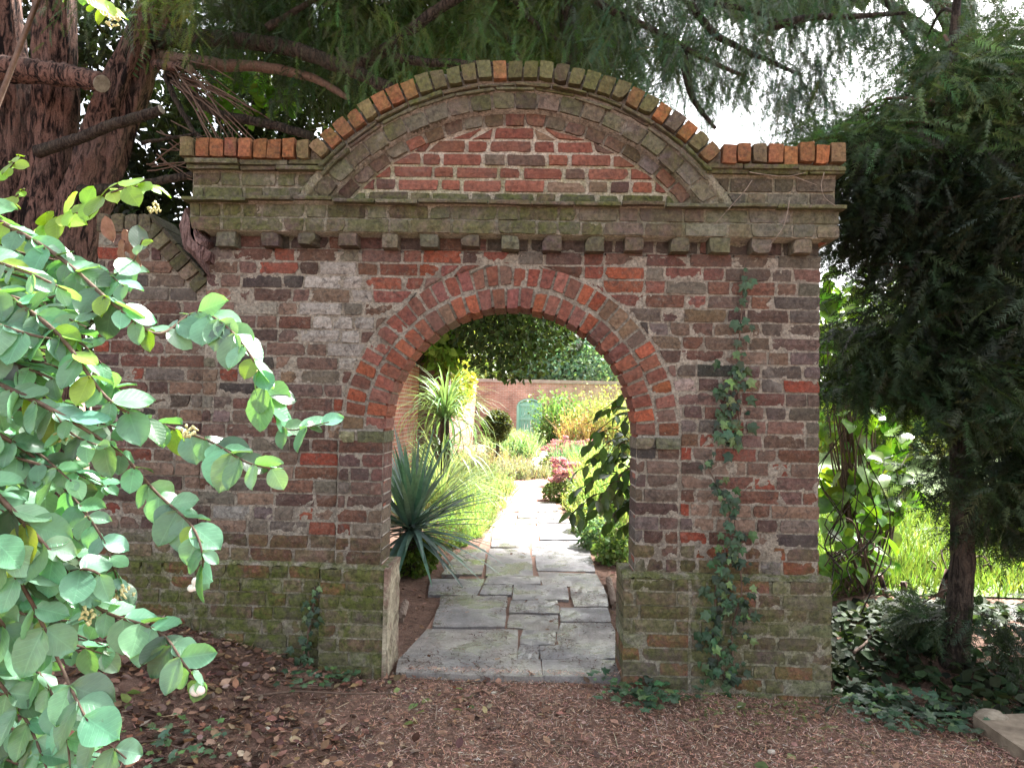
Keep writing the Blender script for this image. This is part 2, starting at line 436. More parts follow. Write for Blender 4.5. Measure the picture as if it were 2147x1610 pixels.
def brick_obj(name, quad, yf, yb, col, moss, parent=arch, spall=0.0, worn=.004, mat=None, org=ORG):
    """quad: bl, br, tr, tl in (x, z); an uneven worn brick whose back sits in the wall"""
    q = np.array(quad, float); w = np.linalg.norm(q[1]-q[0])+np.linalg.norm(q[2]-q[3]); h = np.linalg.norm(q[3]-q[0])+np.linalg.norm(q[2]-q[1])
    nx = 4 if w > .30 else (3 if w > .16 else 2); nz = 2 if h < .3 else 3
    V = []; idx = {}
    tilt = .0022*rng.normal(2) if False else .0016*rng.normal(size=2)
    for j in range(nz+1):
        for i in range(nx+1):
            u, v = i/nx, j/nz
            p = (1-u)*(1-v)*q[0]+u*(1-v)*q[1]+u*v*q[2]+(1-u)*v*q[3]
            rim = i in (0, nx) or j in (0, nz); cor = i in (0, nx) and j in (0, nz)
            c = q.mean(0)
            if rim: p = p+(c-p)/(np.linalg.norm(c-p)+1e-6)*abs(rng.normal())*worn*(1.6 if cor else .55)
            y = yf+(worn*(.5+.9*rng.random()) if rim else .0012*rng.normal())+tilt[0]*(u-.5)*2+tilt[1]*(v-.5)*2
            if spall: y += spall*(.5+.7*rng.random())*(0.35 if rim else 1)
            idx[i, j] = len(V); V.append((p[0], y, p[1]))
    nb = len(V); per = [(i, 0) for i in range(nx)]+[(nx, j) for j in range(nz)]+[(i, nz) for i in range(nx, 0, -1)]+[(0, j) for j in range(nz, 0, -1)]
    back = []
    for (i, j) in per:
        u, v = i/nx, j/nz; p = (1-u)*(1-v)*q[0]+u*(1-v)*q[1]+u*v*q[2]+(1-u)*v*q[3]
        back.append(len(V)); V.append((p[0], yb, p[1]))
    F = [(idx[i, j], idx[i+1, j], idx[i+1, j+1], idx[i, j+1]) for j in range(nz) for i in range(nx)]
    n = len(per)
    F += [(idx[per[k]], back[k], back[(k+1) % n], idx[per[(k+1) % n]]) for k in range(n)]
    F.append(tuple(reversed(back)))
    V = [(x-org[0], y-org[1], z-org[2]) for x, y, z in V]
    me = py_mesh(name, V, F, (*np.clip(col, .01, .8), moss))
    return link(name, me, mat or M['brick2' if name in ('voussoir', 'coping_brick', 'pediment_brick', 'dentil') else 'brick'], parent)

def course(name, z0, z1, x0, x1, yf, yb, pal, cutl=None, cutr=None, parent=arch, org=ORG, deep=None, mossf=moss_at, lens=(.215, .105), start=None, joint=.0095):
    """one course of mixed headers and stretchers from x0 to x1; cut* give the x of a curved boundary at a height"""
    x = x0+(rng.random()*.1 if start is None else start); edges = [x0]
    L = lens[int(rng.random() < .5)]
    x = x0+L*(.45+.55*rng.random())
    k = int(rng.integers(2))
    while x < x1-.045:
        edges.append(x); L = lens[k % 2] if rng.random() < .75 else lens[int(rng.integers(2))]
        L *= 1+.05*rng.normal(); k += 1; x += L+joint
    if len(edges) > 1 and x1-edges[-1] < .06: edges.pop()
    edges.append(x1)
    for a, b in zip(edges[:-1], edges[1:]):
        ja, jb = joint/2*(.6+.8*rng.random()), joint/2*(.6+.8*rng.random())
        za, zb = z0+joint*.5*(.5+.8*rng.random()), z1-joint*.5*(.5+.8*rng.random())
        q = [[a+ja, za], [b-jb, za], [b-jb, zb], [a+ja, zb]]
        if cutl is not None:
            q[0][0] = max(q[0][0], cutl(za)+.006); q[3][0] = max(q[3][0], cutl(zb)+.006)
        if cutr is not None:
            q[1][0] = min(q[1][0], cutr(za)-.006); q[2][0] = min(q[2][0], cutr(zb)-.006)
        if q[1][0]-q[0][0] < .012 and q[2][0]-q[3][0] < .012: continue
        for lo, hi in ((0, 1), (3, 2)):
            if q[hi][0]-q[lo][0] < .006:
                mid = .5*(q[hi][0]+q[lo][0]); q[lo][0], q[hi][0] = mid-.003, mid+.003
        xm, zm = .5*(a+b), .5*(z0+z1)
        col = pick(pal); sp = 0.0; r = rng.random()
        if name == 'brick':
            if np.hypot((xm+1.07)/.22, (zm-1.97)/.24) < 1 and rng.random() < .75: col = np.array([.36, .335, .30])*(1+.12*rng.normal())
            elif abs(xm-CX) < 1.1 and zm > 1.95 and rng.random() < .5: col = pick(ARCHP)*.8
            elif r < .06: col = np.array([.25, .062, .040]); sp = .008
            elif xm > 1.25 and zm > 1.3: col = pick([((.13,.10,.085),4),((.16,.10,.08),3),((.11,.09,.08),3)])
            if zm < 1.2 and rng.random() < .25: col = np.array([.24, .165, .125])*(1+.1*rng.normal())
        yfj = yf+.0025*rng.normal()
        ybb = yb
        if deep is not None and (abs(a-deep[0]) < .02 or abs(b-deep[0]) < .02): ybb = deep[1]
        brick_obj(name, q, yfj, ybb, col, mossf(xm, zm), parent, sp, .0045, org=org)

# mortar as one uneven sheet that follows every step of the face
def face_y(x, z):
    y = np.zeros_like(x)
    r = np.hypot(x-PX, z-PZ)
    pl = z < .575
    y = np.where(pl & (x > .47), -.055, y); y = np.where(pl & (x > -1.13) & (x < -.74), -.055, y); y = np.where(pl & (x <= -1.13), -.018, y)
    mid = (z >= .575) & (z < 1.325)
    y = np.where(mid & (x > -1.055) & (x < -.78), -.028, y); y = np.where(mid & (x > .52) & (x < .785), -.010, y)
    y = np.where((z >= 2.300) & (z < 2.385), .024, y); y = np.where((z >= 2.385) & (z < 2.465), -.068, y); y = np.where((z >= 2.465) & (z < 2.548), -.052, y); y = np.where((z >= 2.548) & (z < 2.562), -.075, y)
    up = z >= 2.562
    par = up & (z < 2.885)
    y = np.where(par & (z < 2.725), -.028, y); y = np.where(par & (z >= 2.725) & (z < 2.782), -.045, y); y = np.where(par & (z >= 2.782), -.060, y)
    y = np.where(up & (r < PR) & (z > 2.87), -.060, y)
    y = np.where(up & (r < 1.409), -.060, y); y = np.where(up & (r < 1.358), -.042, y); y = np.where(up & (r < 1.263), 0.004, y); y = np.where(up & (r < 1.188), 0.016, y)
    return y
def in_face(x, z):
    r = np.hypot(x-PX, z-PZ)
    ok = np.where(z < .575, (x > -1.825) & (x < 1.575), (x > -1.825) & (x < 1.525))
    ok = np.where(z > 2.385, (x > -1.905) & (x < 1.59), ok)
    ok = np.where(z > 2.865, r < PR-.012, ok)
    hole = np.where(z > ZS, np.hypot(x-CX, z-ZS) < RI+.012, (x > CX-RI-(.0 if 1 else 0)-.0+.0-.004) & (x < CX+RI+.004))
    hole = np.where(z < .575, (x > -.766) & (x < .492), hole)
    return ok & ~hole
res = .0085
mx = np.arange(-1.93, 1.62, res); mz = np.arange(-.16, 3.34, res)
X, Z = np.meshgrid(mx, mz)
nz_ = fbm(np.stack([X*38, Z*38, X*0+.5], -1), 4); nb_ = fbm(np.stack([X*7, Z*7, X*0+7.5], -1), 3)
Y = face_y(X, Z)+.0078-.016*(nz_-.5)-.007*(nb_-.5)
inside = in_face(X, Z)
ii = np.arange(X.size).reshape(X.shape)
cell = inside[:-1, :-1] & inside[1:, :-1] & inside[:-1, 1:] & inside[1:, 1:]
Fm = np.stack([ii[:-1, :-1], ii[:-1, 1:], ii[1:, 1:], ii[1:, :-1]], -1)[cell]
used = np.unique(Fm); remap = np.full(X.size, -1); remap[used] = np.arange(len(used))
Vm = np.stack([X, Y, Z], -1).reshape(-1, 3)[used]-ORG
mossf = np.where(Z < .62, np.where(X < .4, .8, .6), .1); mossf = np.where((Z > 2.36) & (Z < 2.8), .5, mossf)
lim = np.where((Z > 2.60) & (np.hypot(X-PX, Z-PZ) < 1.19), .46, .286)
mc = np.stack([lim, lim, lim, mossf], -1).reshape(-1, 4)[used]
link('mortar', np_mesh('mortar', Vm, remap[Fm], mc, True), M['mortar'], arch)

# solid core and back of the wall
core = MB()
def cpr(poly, y0, y1): core.prism([(x-ORG[0], z-ORG[2]) for x, z in poly], y0-ORG[1], y1-ORG[1])
cpr([(-1.82, -.2), (CX-RI-.012, -.2), (CX-RI-.012, ZS), (-1.82, ZS)], .046, .232)
cpr([(CX+RI+.012, -.2), (1.52, -.2), (1.52, ZS), (CX+RI+.012, ZS)], .046, .232)
na = 28; rr = RI+.014
for i in range(na):
    a0, a1 = math.pi*i/na, math.pi*(i+1)/na
    x0, x1 = CX-rr*math.cos(a0), CX-rr*math.cos(a1)
    cpr([(x0, ZS+rr*math.sin(a0)), (x1, ZS+rr*math.sin(a1)), (x1, 2.40), (x0, 2.40)], .046, .232)
cpr([(-1.82, ZS), (CX-rr, ZS), (CX-rr, 2.40), (-1.82, 2.40)], .046, .232)
cpr([(CX+rr, ZS), (1.52, ZS), (1.52, 2.40), (CX+rr, 2.40)], .046, .232)
cpr([(-1.89, 2.39), (1.575, 2.39), (1.575, 2.86), (-1.89, 2.86)], .047, .236)
a_ = math.acos((2.85-PZ)/1.49)
cpr([(PX+1.49*math.sin(t), PZ+1.49*math.cos(t)) for t in np.linspace(a_, -a_, 30)], .048, .238)
M['backwall'] = wall_texture('garden_side_brickwork', (.30,.09,.055), (.19,.075,.055), (.36,.33,.29))
core.build('wall_core', M['backwall'], arch)
pc = MB()
for a, b in (((.50, -.043, -.2), (1.572, .285, .560)), ((-1.118, -.043, -.2), (-.772, .285, .560)), ((-1.82, -.006, -.2), (-1.118, .25, .560))):
    pc.box(np.array(a)-ORG, np.array(b)-ORG)
pc.build('plinth_core', M['mortar'], arch, (.3, .28, .25, .7))

ext = .917
def arch_x(sign):
    def f(z):
        dz = z-ZS
        if dz <= 0 or dz >= ext: return CX+sign*(ext if dz <= 0 else 0.0)
        return CX+sign*math.sqrt(ext*ext-dz*dz)
    return f
# main face: 23 courses between plinth and dentils
nC = 23; ch = (2.315-.600)/nC
for i in range(nC):
    z0, z1 = .600+i*ch, .600+(i+1)*ch
    if z1 <= ZS+.01:
        course('brick', z0, z1, -1.828, -1.058, 0, .05, MAINS)
        course('pier_brick', z0, z1, -1.055, CX-RI-.002, -.028, .05, MAINS, deep=(CX-RI-.002, .235))
        course('pier_brick', z0, z1, CX+RI+.002, .785, -.010, .05, MAINS, deep=(CX+RI+.002, .235))
        course('brick', z0, z1, .788, 1.532, 0, .05, MAINS, deep=(1.532, .235))
    elif z0 < ZS+ext:
        course('brick', z0, z1, -1.828, CX-.02, 0, .05, MAINS, cutr=arch_x(-1))
        course('brick', z0, z1, CX+.02, 1.532, 0, .05, MAINS, cutl=arch_x(1), deep=(1.532, .235))
    else:
        course('brick', z0, z1, -1.828, 1.532, 0, .05, MAINS, deep=(1.532, .235))
# recessed course behind the dentils
course('frieze_brick', 2.315, 2.388, -1.828, 1.532, .022, .06, [((.09,.065,.055),3),((.16,.08,.06),2)], deep=(1.532, .235))
# two arch rings
def ring(name, r0, r1, n, a0, a1, cx, cz, yf, yb, pal, joint=.010, parent=arch, mossf=None, skip=()):
    for i in range(n):
        if i in skip: continue
        j = joint*(.7+.6*rng.random())
        t0, t1 = a0+(a1-a0)*i/n, a0+(a1-a0)*(i+1)/n
        rm = .5*(r0+r1); dj = .5*j/rm*np.sign(a1-a0)
        rj = .003*rng.normal(); ra, rb = r0+.003+rj, r1-.003+rj+.003*rng.normal()
        P = lambda r, t: (cx+r*math.sin(t), cz+r*math.cos(t))
        q = [P(ra, t0+dj*r1/ra*.5+dj*.5), P(ra, t1-dj*r1/ra*.5-dj*.5), P(rb, t1-dj), P(rb, t0+dj)]
        p = pal(.5*(t0+t1)) if callable(pal) else pal
        tm = .5*(t0+t1)
        brick_obj(name, q, yf+.004*rng.normal(), yb, pick(p), (mossf(tm) if mossf else .06), parent, .006 if (name == 'voussoir' and rng.random() < .16) else 0)
H = math.pi/2
ring('voussoir', RI, .787, 31, -H, H, CX, ZS, -.008, .236, ARCHP)
ring('voussoir', .797, .909, 36, -H, H, CX, ZS, -.004, .06, ARCHP)
# dentils
for i in range(15):
    xc = -1.695+i*.222+.006*rng.normal(); w = .054+.003*rng.normal(); zb = 2.310+.006*rng.normal()
    q = [(xc-w, zb), (xc+w, zb), (xc+w, 2.386), (xc-w, 2.386)]
    brick_obj('dentil', q, -.070+.004*rng.normal(), .04, pick([((.15,.125,.105),3),((.11,.08,.075),2),((.19,.17,.14),2)]), .35, worn=.006)
# cornice courses and thin string tiles
course('cornice_brick', 2.388, 2.466, -1.905, 1.60, -.072, .06, MOSSY, deep=(1.60, .235))
course('cornice_brick', 2.468, 2.546, -1.91, 1.605, -.055, .06, MOSSY, deep=(1.605, .235))
def tiles(name, z0, z1, x0, x1, yf, L, pal=MOSSY, moss=.6):
    x = x0
    while x < x1-.02:
        b = min(x1, x+L*(.7+.6*rng.random()))
        if x1-b < .06: b = x1
        s = .004*rng.normal()
        brick_obj(name, [(x+.002, z0+s), (b-.002, z0+s+.002*rng.normal()), (b-.002, z1+s), (x+.002, z1+s)], yf+.006*rng.normal(), .10, pick(pal), moss*(.6+.7*rng.random()), worn=.002)
        x = b
tiles('string_tile', 2.547, 2.566, -1.93, 1.625, -.105, .30)
# parapet either side of the curved pediment
rx = lambda rad, s: (lambda z: PX+s*math.sqrt(max(0, rad*rad-(z-PZ)**2)))
for z0, z1 in ((2.568, 2.642), (2.644, 2.722)):
    course('parapet_brick', z0, z1, -1.905, -1.02, -.032, .06, MOSSY, cutr=rx(1.41, -1))
    course('parapet_brick', z0, z1, .76, 1.595, -.032, .06, MOSSY, cutl=rx(1.41, 1), deep=(1.595, .235))
for (x0, x1) in ((-1.925, PX-1.03), (PX+1.03, 1.625)):
    tiles('moulding_tile', 2.726, 2.748, x0, x1, -.066, .27); tiles('moulding_tile', 2.752, 2.776, x0, x1, -.086, .24)
def row(name, x0, x1, n, z0, z1, yf, yb, pal):
    w = (x1-x0)/n
    for i in range(n):
        a, b = x0+i*w+.004*(1+.4*rng.normal()), x0+(i+1)*w-.004*(1+.4*rng.normal()); s = .005*rng.normal()
        l = .003*rng.normal()
        brick_obj(name, [(a, z0+s), (b, z0+s), (b+l, z1+s+.003*rng.normal()), (a+l, z1+s)], yf+.006*rng.normal(), yb, pick(pal), .12+.25*rng.random(), worn=.003)
row('coping_brick', -1.945, -1.235, 9, 2.782, 2.886, -.105, .30, COPE_O)
row('coping_brick', .965, 1.617, 8, 2.780, 2.882, -.105, .30, COPE_O)
ca = math.acos((2.842-PZ)/PR)
cpal = lambda t: COPE_G if abs(t+.02) < .42 else (COPE_O if t < 0 else COPE_G+COPE_O[:1])
ring('coping_brick', 1.411, PR, 29, -ca, ca, PX, PZ, -.108, .30, cpal, .008, mossf=lambda t: .25+.25*rng.random())
tca = math.acos((2.735-PZ)/1.396)
ring('moulding_tile', 1.386, 1.408, 12, -tca, tca, PX, PZ, -.090, .1, MOSSY, .004, mossf=lambda t: .6*rng.random()+.2)
tcb = math.acos((2.70-PZ)/1.37)
ring('moulding_tile', 1.361, 1.384, 11, -tcb, tcb, PX, PZ, -.072, .1, MOSSY, .004, mossf=lambda t: .5*rng.random()+.2)
tcc = math.acos((2.59-PZ)/1.31)
ring('moulding_brick', 1.266, 1.357, 20, -tcc, tcc, PX, PZ, -.056, .1, MOSSY, .008, mossf=lambda t: .45*rng.random()+.1)
tcd = math.acos((2.60-PZ)/1.225)
ring('pediment_brick', 1.191, 1.261, 19, -tcd, tcd, PX, PZ, -.004, .06, [((.14,.085,.07),4),((.20,.09,.065),2),((.16,.13,.11),3)], .010, mossf=lambda t: .2)
for i in range(6):
    z0 = 2.568+i*.0725; z1 = z0+.0725
    if z0+.02 > PZ+1.187: break
    hw = math.sqrt(max(.01, 1.187**2-(z0-PZ)**2))
    course('pediment_brick', z0, z1, PX-hw, PX+hw, .010, .06, MOSSY if i == 0 else TYMP, cutl=rx(1.187, -1), cutr=rx(1.187, 1), joint=.016, mossf=(lambda x, z, i=i: .7 if i == 0 else .08))
# plinths
pm = [((.17,.115,.085),4),((.13,.10,.08),4),((.20,.16,.12),3),((.24,.10,.065),2),((.26,.235,.175),2)]
nP = 8; pch = .585/nP
for i in range(-2, nP):
    z0, z1 = i*pch, (i+1)*pch
    course('plinth_brick', z0, z1, -1.128, -.768, -.057, .05, pm)
    course('plinth_brick', z0, z1, .484, .838, -.057, .05, pm, deep=(.484, .285))
    course('plinth_brick', z0, z1, .842, 1.584, -.055, .05, pm, deep=(1.584, .285))
    if z1 > .02: course('plinth_brick', z0, z1, -1.828, -1.132, -.020, .05, pm)
# pale cement render on the inner side of one plinth, sloping mortar on the ledges
rv = MB(); ny_, nz2 = 10, 22
g = [[(-.757+.011*(float(fbm(np.array([j*.9, k*.9, 2.0]), 3))-.5)*2.0, -.058+.345*j/ny_, -.1+.69*k/nz2) for j in range(ny_+1)] for k in range(nz2+1)]
vv = [np.array(p)-ORG for r_ in g for p in r_]; ff = [(k*(ny_+1)+j, k*(ny_+1)+j+1, (k+1)*(ny_+1)+j+1, (k+1)*(ny_+1)+j) for k in range(nz2) for j in range(ny_)]
rv.add(vv, ff)
rv.add([np.array(p)-ORG for p in ((-.757,-.058,-.1),(-.78,-.059,-.1),(-.78,-.059,.59),(-.757,-.058,.59),(-.757,.287,.59),(-.78,.287,.59))], [(0,3,2,1),(3,4,5,2)])
rv.build('render_coat', M['render'], arch)
for a, b, yo in ((-1.828, -1.132, -.018), (-1.128, -.765, -.055), (.484, 1.582, -.053)):
    n = int((b-a)/.03); vs = []; fs = []
    for i in range(n+1):
        x = a+(b-a)*i/n; e = .008*rng.normal()
        yb_ = .004 if yo > -.03 else -.002
        vs += [np.array((x, yo+.004+.004*rng.normal(), .578+.004*rng.normal()))-ORG, np.array((x, yb_+.002, .603+e*.5))-ORG, np.array((x, yb_+.03, .585))-ORG]
    for i in range(n):
        k = i*3; fs += [(k, k+3, k+4, k+1), (k+1, k+4, k+5, k+2)]
    link('weathering_fillet', py_mesh('weathering_fillet', vs, fs, (.3, .28, .24, .9)), M['mortar'], arch)
tp = MB()
for a, b in ((( -1.12, .0, .555), (-.765, .287, .588)), ((.488, .0, .555), (1.578, .287, .588))): tp.box(np.array(a)-ORG, np.array(b)-ORG)
tp.build('plinth_cap', M['mortar'], arch, (.3, .28, .24, .8))
# impost course under the arch springing
for x0, x1 in ((-1.058, CX-RI+.003), (CX+RI-.003, .79)):
    course('impost_brick', 1.252, 1.322, x0, x1, -.034, .236, [((.24,.21,.16),3),((.17,.15,.115),3)], mossf=lambda x, z: .45, lens=(.12, .12))

# ------------------------------------------------------------------ wing wall with ramped coping
WORG = np.array([-2.15, .13, 0])
wing = thing('garden_wall', 'brick wing wall with steep ramped coping joining the gateway, half hidden by shrub leaves', 'wall', tuple(WORG))
wtop = lambda x: 2.50 if x < -2.15 else 2.50-(x+2.15)*1.05
w = MB()
w.prism([(-2.45-WORG[0], -.1), (-1.83-WORG[0], -.1), (-1.83-WORG[0], 2.06), (-2.10-WORG[0], 2.33), (-2.45-WORG[0], 2.33)], .052-WORG[1], .25-WORG[1])
w.build('wall_core', M['backwall'], wing)
gx_, gz_ = np.meshgrid(np.arange(-2.46, -1.815, res), np.arange(.05, 2.5, res))
gy_ = .0445-.016*(fbm(np.stack([gx_*38, gz_*38, gx_*0+.5], -1), 4)-.5)-.007*(fbm(np.stack([gx_*7, gz_*7, gx_*0+7.5], -1), 3)-.5)
gy_ = gy_-np.where(gz_ < .56, .045, 0)
ok = gz_ < np.where(gx_ < -2.15, 2.49, 2.49-(gx_+2.15)*1.05); ii = np.arange(gx_.size).reshape(gx_.shape)
cl = ok[:-1, :-1] & ok[1:, :-1] & ok[:-1, 1:] & ok[1:, 1:]
Fw = np.stack([ii[:-1, :-1], ii[:-1, 1:], ii[1:, 1:], ii[1:, :-1]], -1)[cl]; us = np.unique(Fw); rm_ = np.full(gx_.size, -1); rm_[us] = np.arange(len(us))
cw = np.stack([gx_*0+.3, gx_*0+.28, gx_*0+.25, np.where(gz_ < .62, .8, .12)], -1).reshape(-1, 4)[us]
link('mortar', np_mesh('mortar', np.stack([gx_, gy_, gz_], -1).reshape(-1, 3)[us]-WORG, rm_[Fw], cw, True), M['mortar'], wing)
for i in range(27):
    z0, z1 = .600+i*ch, .600+(i+1)*ch
    if z1 > 2.40: break
    xr = -1.832 if z1 < 2.03 else -2.15+(2.50-.13-z1)/1.05
    course('brick', z0, z1, -2.462, max(xr, -2.3), .036, .09, MAINS, parent=wing, org=WORG)
for i in range(2, nP):
    course('plinth_brick', i*pch, (i+1)*pch, -2.462, -1.832, -.008, .09, pm, parent=wing, org=WORG)
sl = math.atan(1.05); dv = np.array([math.cos(sl), -math.sin(sl)]); nv = np.array([-math.sin(sl), -math.cos(sl)])
for i in range(6):
    p0 = np.array([-2.13, 2.475])+dv*(i*.078+.004); p1 = p0+dv*.068
    q = [p0+nv*.115, p1+nv*.115, p1, p0]
    brick_obj('coping_brick', q, .020+.005*rng.normal(), .25, pick(MOSSY), .4, wing, org=WORG)
for i in range(4):
    p0 = np.array([-2.15, 2.50])+dv*(i*.118); p1 = p0+dv*.114
    brick_obj('coping_tile', [p0+nv*.018, p1+nv*.018, p1, p0], -.005+.005*rng.normal(), .28, (.05,.042,.036), .3, wing, worn=.002, org=WORG)
for i in range(4):
    a = -2.462+i*.078
    brick_obj('coping_brick', [(a, 2.395), (a+.07, 2.395), (a+.07, 2.50), (a, 2.50)], .02, .25, pick(MOSSY), .4, wing, org=WORG)

# ------------------------------------------------------------------ flagstone path
def stone_material():
    k = NT('york_stone'); n = k.noise(9, 6, .68); f = k.noise(90, 4, .6); m = k.noise(2.4, 4, .6)
    oi = k.n('ShaderNodeObjectInfo'); rnd = oi.outputs['Random']
    tint = k.mix(k.ramp(rnd, .1, .9), (.275, .25, .225), (.245, .235, .245))
    c = k.mix(k.ramp(n, .3, .7), k.scale_col(tint, .48), k.scale_col(tint, 1.12))
    c = k.mix(k.ramp(m, .46, .62, 0, .7), c, (.115, .115, .120))
    c = k.mix(k.ramp(k.noise(5.5, 5, .7), .58, .72, 0, .5), c, (.13, .14, .08))
    c = k.mix(k.ramp(k.noise(40, 4, .7), .60, .68, 0, .8), c, (.065, .042, .03))
    c = k.scale_col(c, k.ramp(f, .3, .7, .75, 1.25))
    rough = k.ramp(k.noise(3.1, 4, .6), .42, .58, .12, .8)
    return k.done(k.pbr(c, rough, k.bump(k.math('ADD', n, k.math('MULTIPLY', f, .3)), .5, .02), .5))
M['stone'] = stone_material()
path = link('path', None); path.empty_display_size = .1; tag(path, kind='structure')
zp = lambda x, y: (790+x/3.659, 1000+y/3.659)
SLABS = [[(185,1392),(1235,1402),(1255,1532),(168,1492)],[(1285,1402),(1900,1405),(1900,1535),(1292,1522)],
 [(395,1158),(1070,1162),(1062,1385),(185,1382)],[(1132,1168),(1362,1188),(1352,1274),(1110,1274)],[(1106,1282),(1236,1286),(1230,1388),(1092,1384)],[(1266,1294),(1900,1304),(1910,1388),(1274,1392)],
 [(1420,1112),(1790,1112),(1860,1288),(1388,1276)],[(505,910),(990,906),(985,988),(490,990)],[(480,997),(980,1000),(970,1142),(440,1146)],[(1040,947),(1375,947),(1390,1040),(1025,1036)],
 [(1030,1046),(1380,1052),(1376,1178),(1015,1136)],[(1422,1000),(1762,1002),(1785,1104),(1420,1098)],[(430,772),(820,772),(762,892),(400,892)],[(832,830),(1032,830),(1022,900),(800,896)],
 [(1062,832),(1446,836),(1462,940),(1050,941)],[(1490,842),(1732,832),(1772,988),(1520,988)],[(866,760),(1240,766),(1246,824),(832,822)],[(1244,722),(1672,732),(1722,826),(1288,828)],
 [(870,550),(1166,546),(1196,755),(840,752)],[(1226,602),(1636,602),(1667,716),(1236,708)],[(1202,485),(1602,481),(1636,596),(1196,592)],[(650,560),(836,550),(802,742),(500,742)],
 [(902,372),(1216,366),(1166,540),(880,532)],[(1266,440),(1568,440),(1592,479),(1260,480)],[(1266,351),(1546,351),(1567,436),(1265,437)],[(1085,320),(1226,320),(1226,360),(1070,361)],
 [(1247,320),(1470,318),(1544,346),(1252,347)],[(1247,270),(1388,266),(1412,314),(1247,316)],[(1095,266),(1226,270),(1226,315),(1085,315)],[(1190,190),(1362,190),(1388,260),(1192,261)],[(1040,190),(1180,190),(1180,260),(1030,260)]]
for s in SLABS:
    P4 = [at(*zp(*c), Z=.032) for c in s]; P4 = [P4[3], P4[2], P4[1], P4[0]]
    V = []; dz = .004*rng.normal()
    nU, nW = 6, 4
    for j in range(nW+1):
        for i in range(nU+1):
            u, v = i/nU, j/nW
            p = (1-u)*(1-v)*P4[0]+u*(1-v)*P4[1]+u*v*P4[2]+(1-u)*v*P4[3]
            rim = i in (0, nU) or j in (0, nW)
            if rim:
                c = sum(P4)/4; dd = c-p; p = p+dd/(np.linalg.norm(dd)+1e-6)*(.001+.004*rng.random())-dd/(np.linalg.norm(dd)+1e-6)*.017
            V.append((p[0], p[1], .032+dz+(-.006*rng.random() if rim else .0025*rng.normal())))
    F = [(j*(nU+1)+i, j*(nU+1)+i+1, (j+1)*(nU+1)+i+1, (j+1)*(nU+1)+i) for j in range(nW) for i in range(nU)]
    per = [i for i in range(nU)]+[j*(nU+1)+nU for j in range(nW)]+[nW*(nU+1)+i for i in range(nU, 0, -1)]+[j*(nU+1) for j in range(nW, 0, -1)]
    b = len(V); V += [(V[k][0], V[k][1], -.03) for k in per]; n = len(per)
    F += [(per[k], b+k, b+(k+1) % n, per[(k+1) % n]) for k in range(n)]
    link('flagstone', py_mesh('flagstone', V, F), M['stone'], path)
bd = MB(); bc = [at(*zp(*c), Z=.02) for c in ((160, 1500), (1900, 1535), (1400, 190), (1000, 190))]
bn = []
for j in range(41):
    for i in range(31):
        u, v = i/30, j/40; p = (1-u)*(1-v)*bc[0]+u*(1-v)*bc[1]+u*v*bc[2]+(1-u)*v*bc[3]
        bn.append((p[0], p[1], 0.017+.012*(float(fbm(np.array([p[0]*14, p[1]*14, 3.]), 2))-.5)))
bd.add(bn, [(j*31+i, j*31+i+1, (j+1)*31+i+1, (j+1)*31+i) for j in range(40) for i in range(30)])
bd.build('joint_fill', simple('needle_filled_joint', (.13, .078, .058), (.33, .20, .15), 120, .95, .8, .01), path)
# brick-paved crossing and the far end of the path
M['paver'] = wall_texture('brick_paving', (.34,.15,.115), (.27,.12,.095), (.30,.25,.21))
a0, a1 = at(1050, 1052, Z=.02), at(1175, 1052, Z=.02); b0, b1 = at(1010, 1003, Z=.02), at(1190, 1000, Z=.02)
pv = MB()
def flat_box(mb, corners, z0, z1):
    mb.add([(c[0], c[1], z0) for c in corners]+[(c[0], c[1], z1) for c in corners], [(3,2,1,0),(4,5,6,7),(0,1,5,4),(1,2,6,5),(2,3,7,6),(3,0,4,7)])
flat_box(pv, [a0, a1, b1, b0], -.02, .024); 
def paving_material():
    k = NT('red_brick_paving'); b = k.n('ShaderNodeTexBrick'); k.l(k.pos(), b.inputs['Vector'])
    b.inputs['Scale'].default_value = 1; b.inputs['Brick Width'].default_value = .22; b.inputs['Row Height'].default_value = .11; b.inputs['Mortar Size'].default_value = .006
    b.inputs['Color1'].default_value = (.30,.13,.10,1); b.inputs['Color2'].default_value = (.22,.10,.08,1); b.inputs['Mortar'].default_value = (.16,.12,.10,1)
    return k.done(k.pbr(k.scale_col(b.outputs['Color'], k.ramp(k.noise(3, 5), .3, .7, .7, 1.3)), .8, k.bump(k.noise(30, 5), .4, .01)))
M['paving'] = paving_material()
pv.build('brick_paving', M['paving'], path)
fp = MB(); c0, c1 = at(1118, 1000, Z=.02), at(1172, 1000, Z=.02); d0, d1 = at(1112, 933, Z=.02), at(1140, 933, Z=.02)
flat_box(fp, [c0, c1, d1, d0], -.02, .026); fp.build('gravel_end', simple('pale_gravel', (.30,.27,.22), (.46,.42,.36), 40, .9), path)

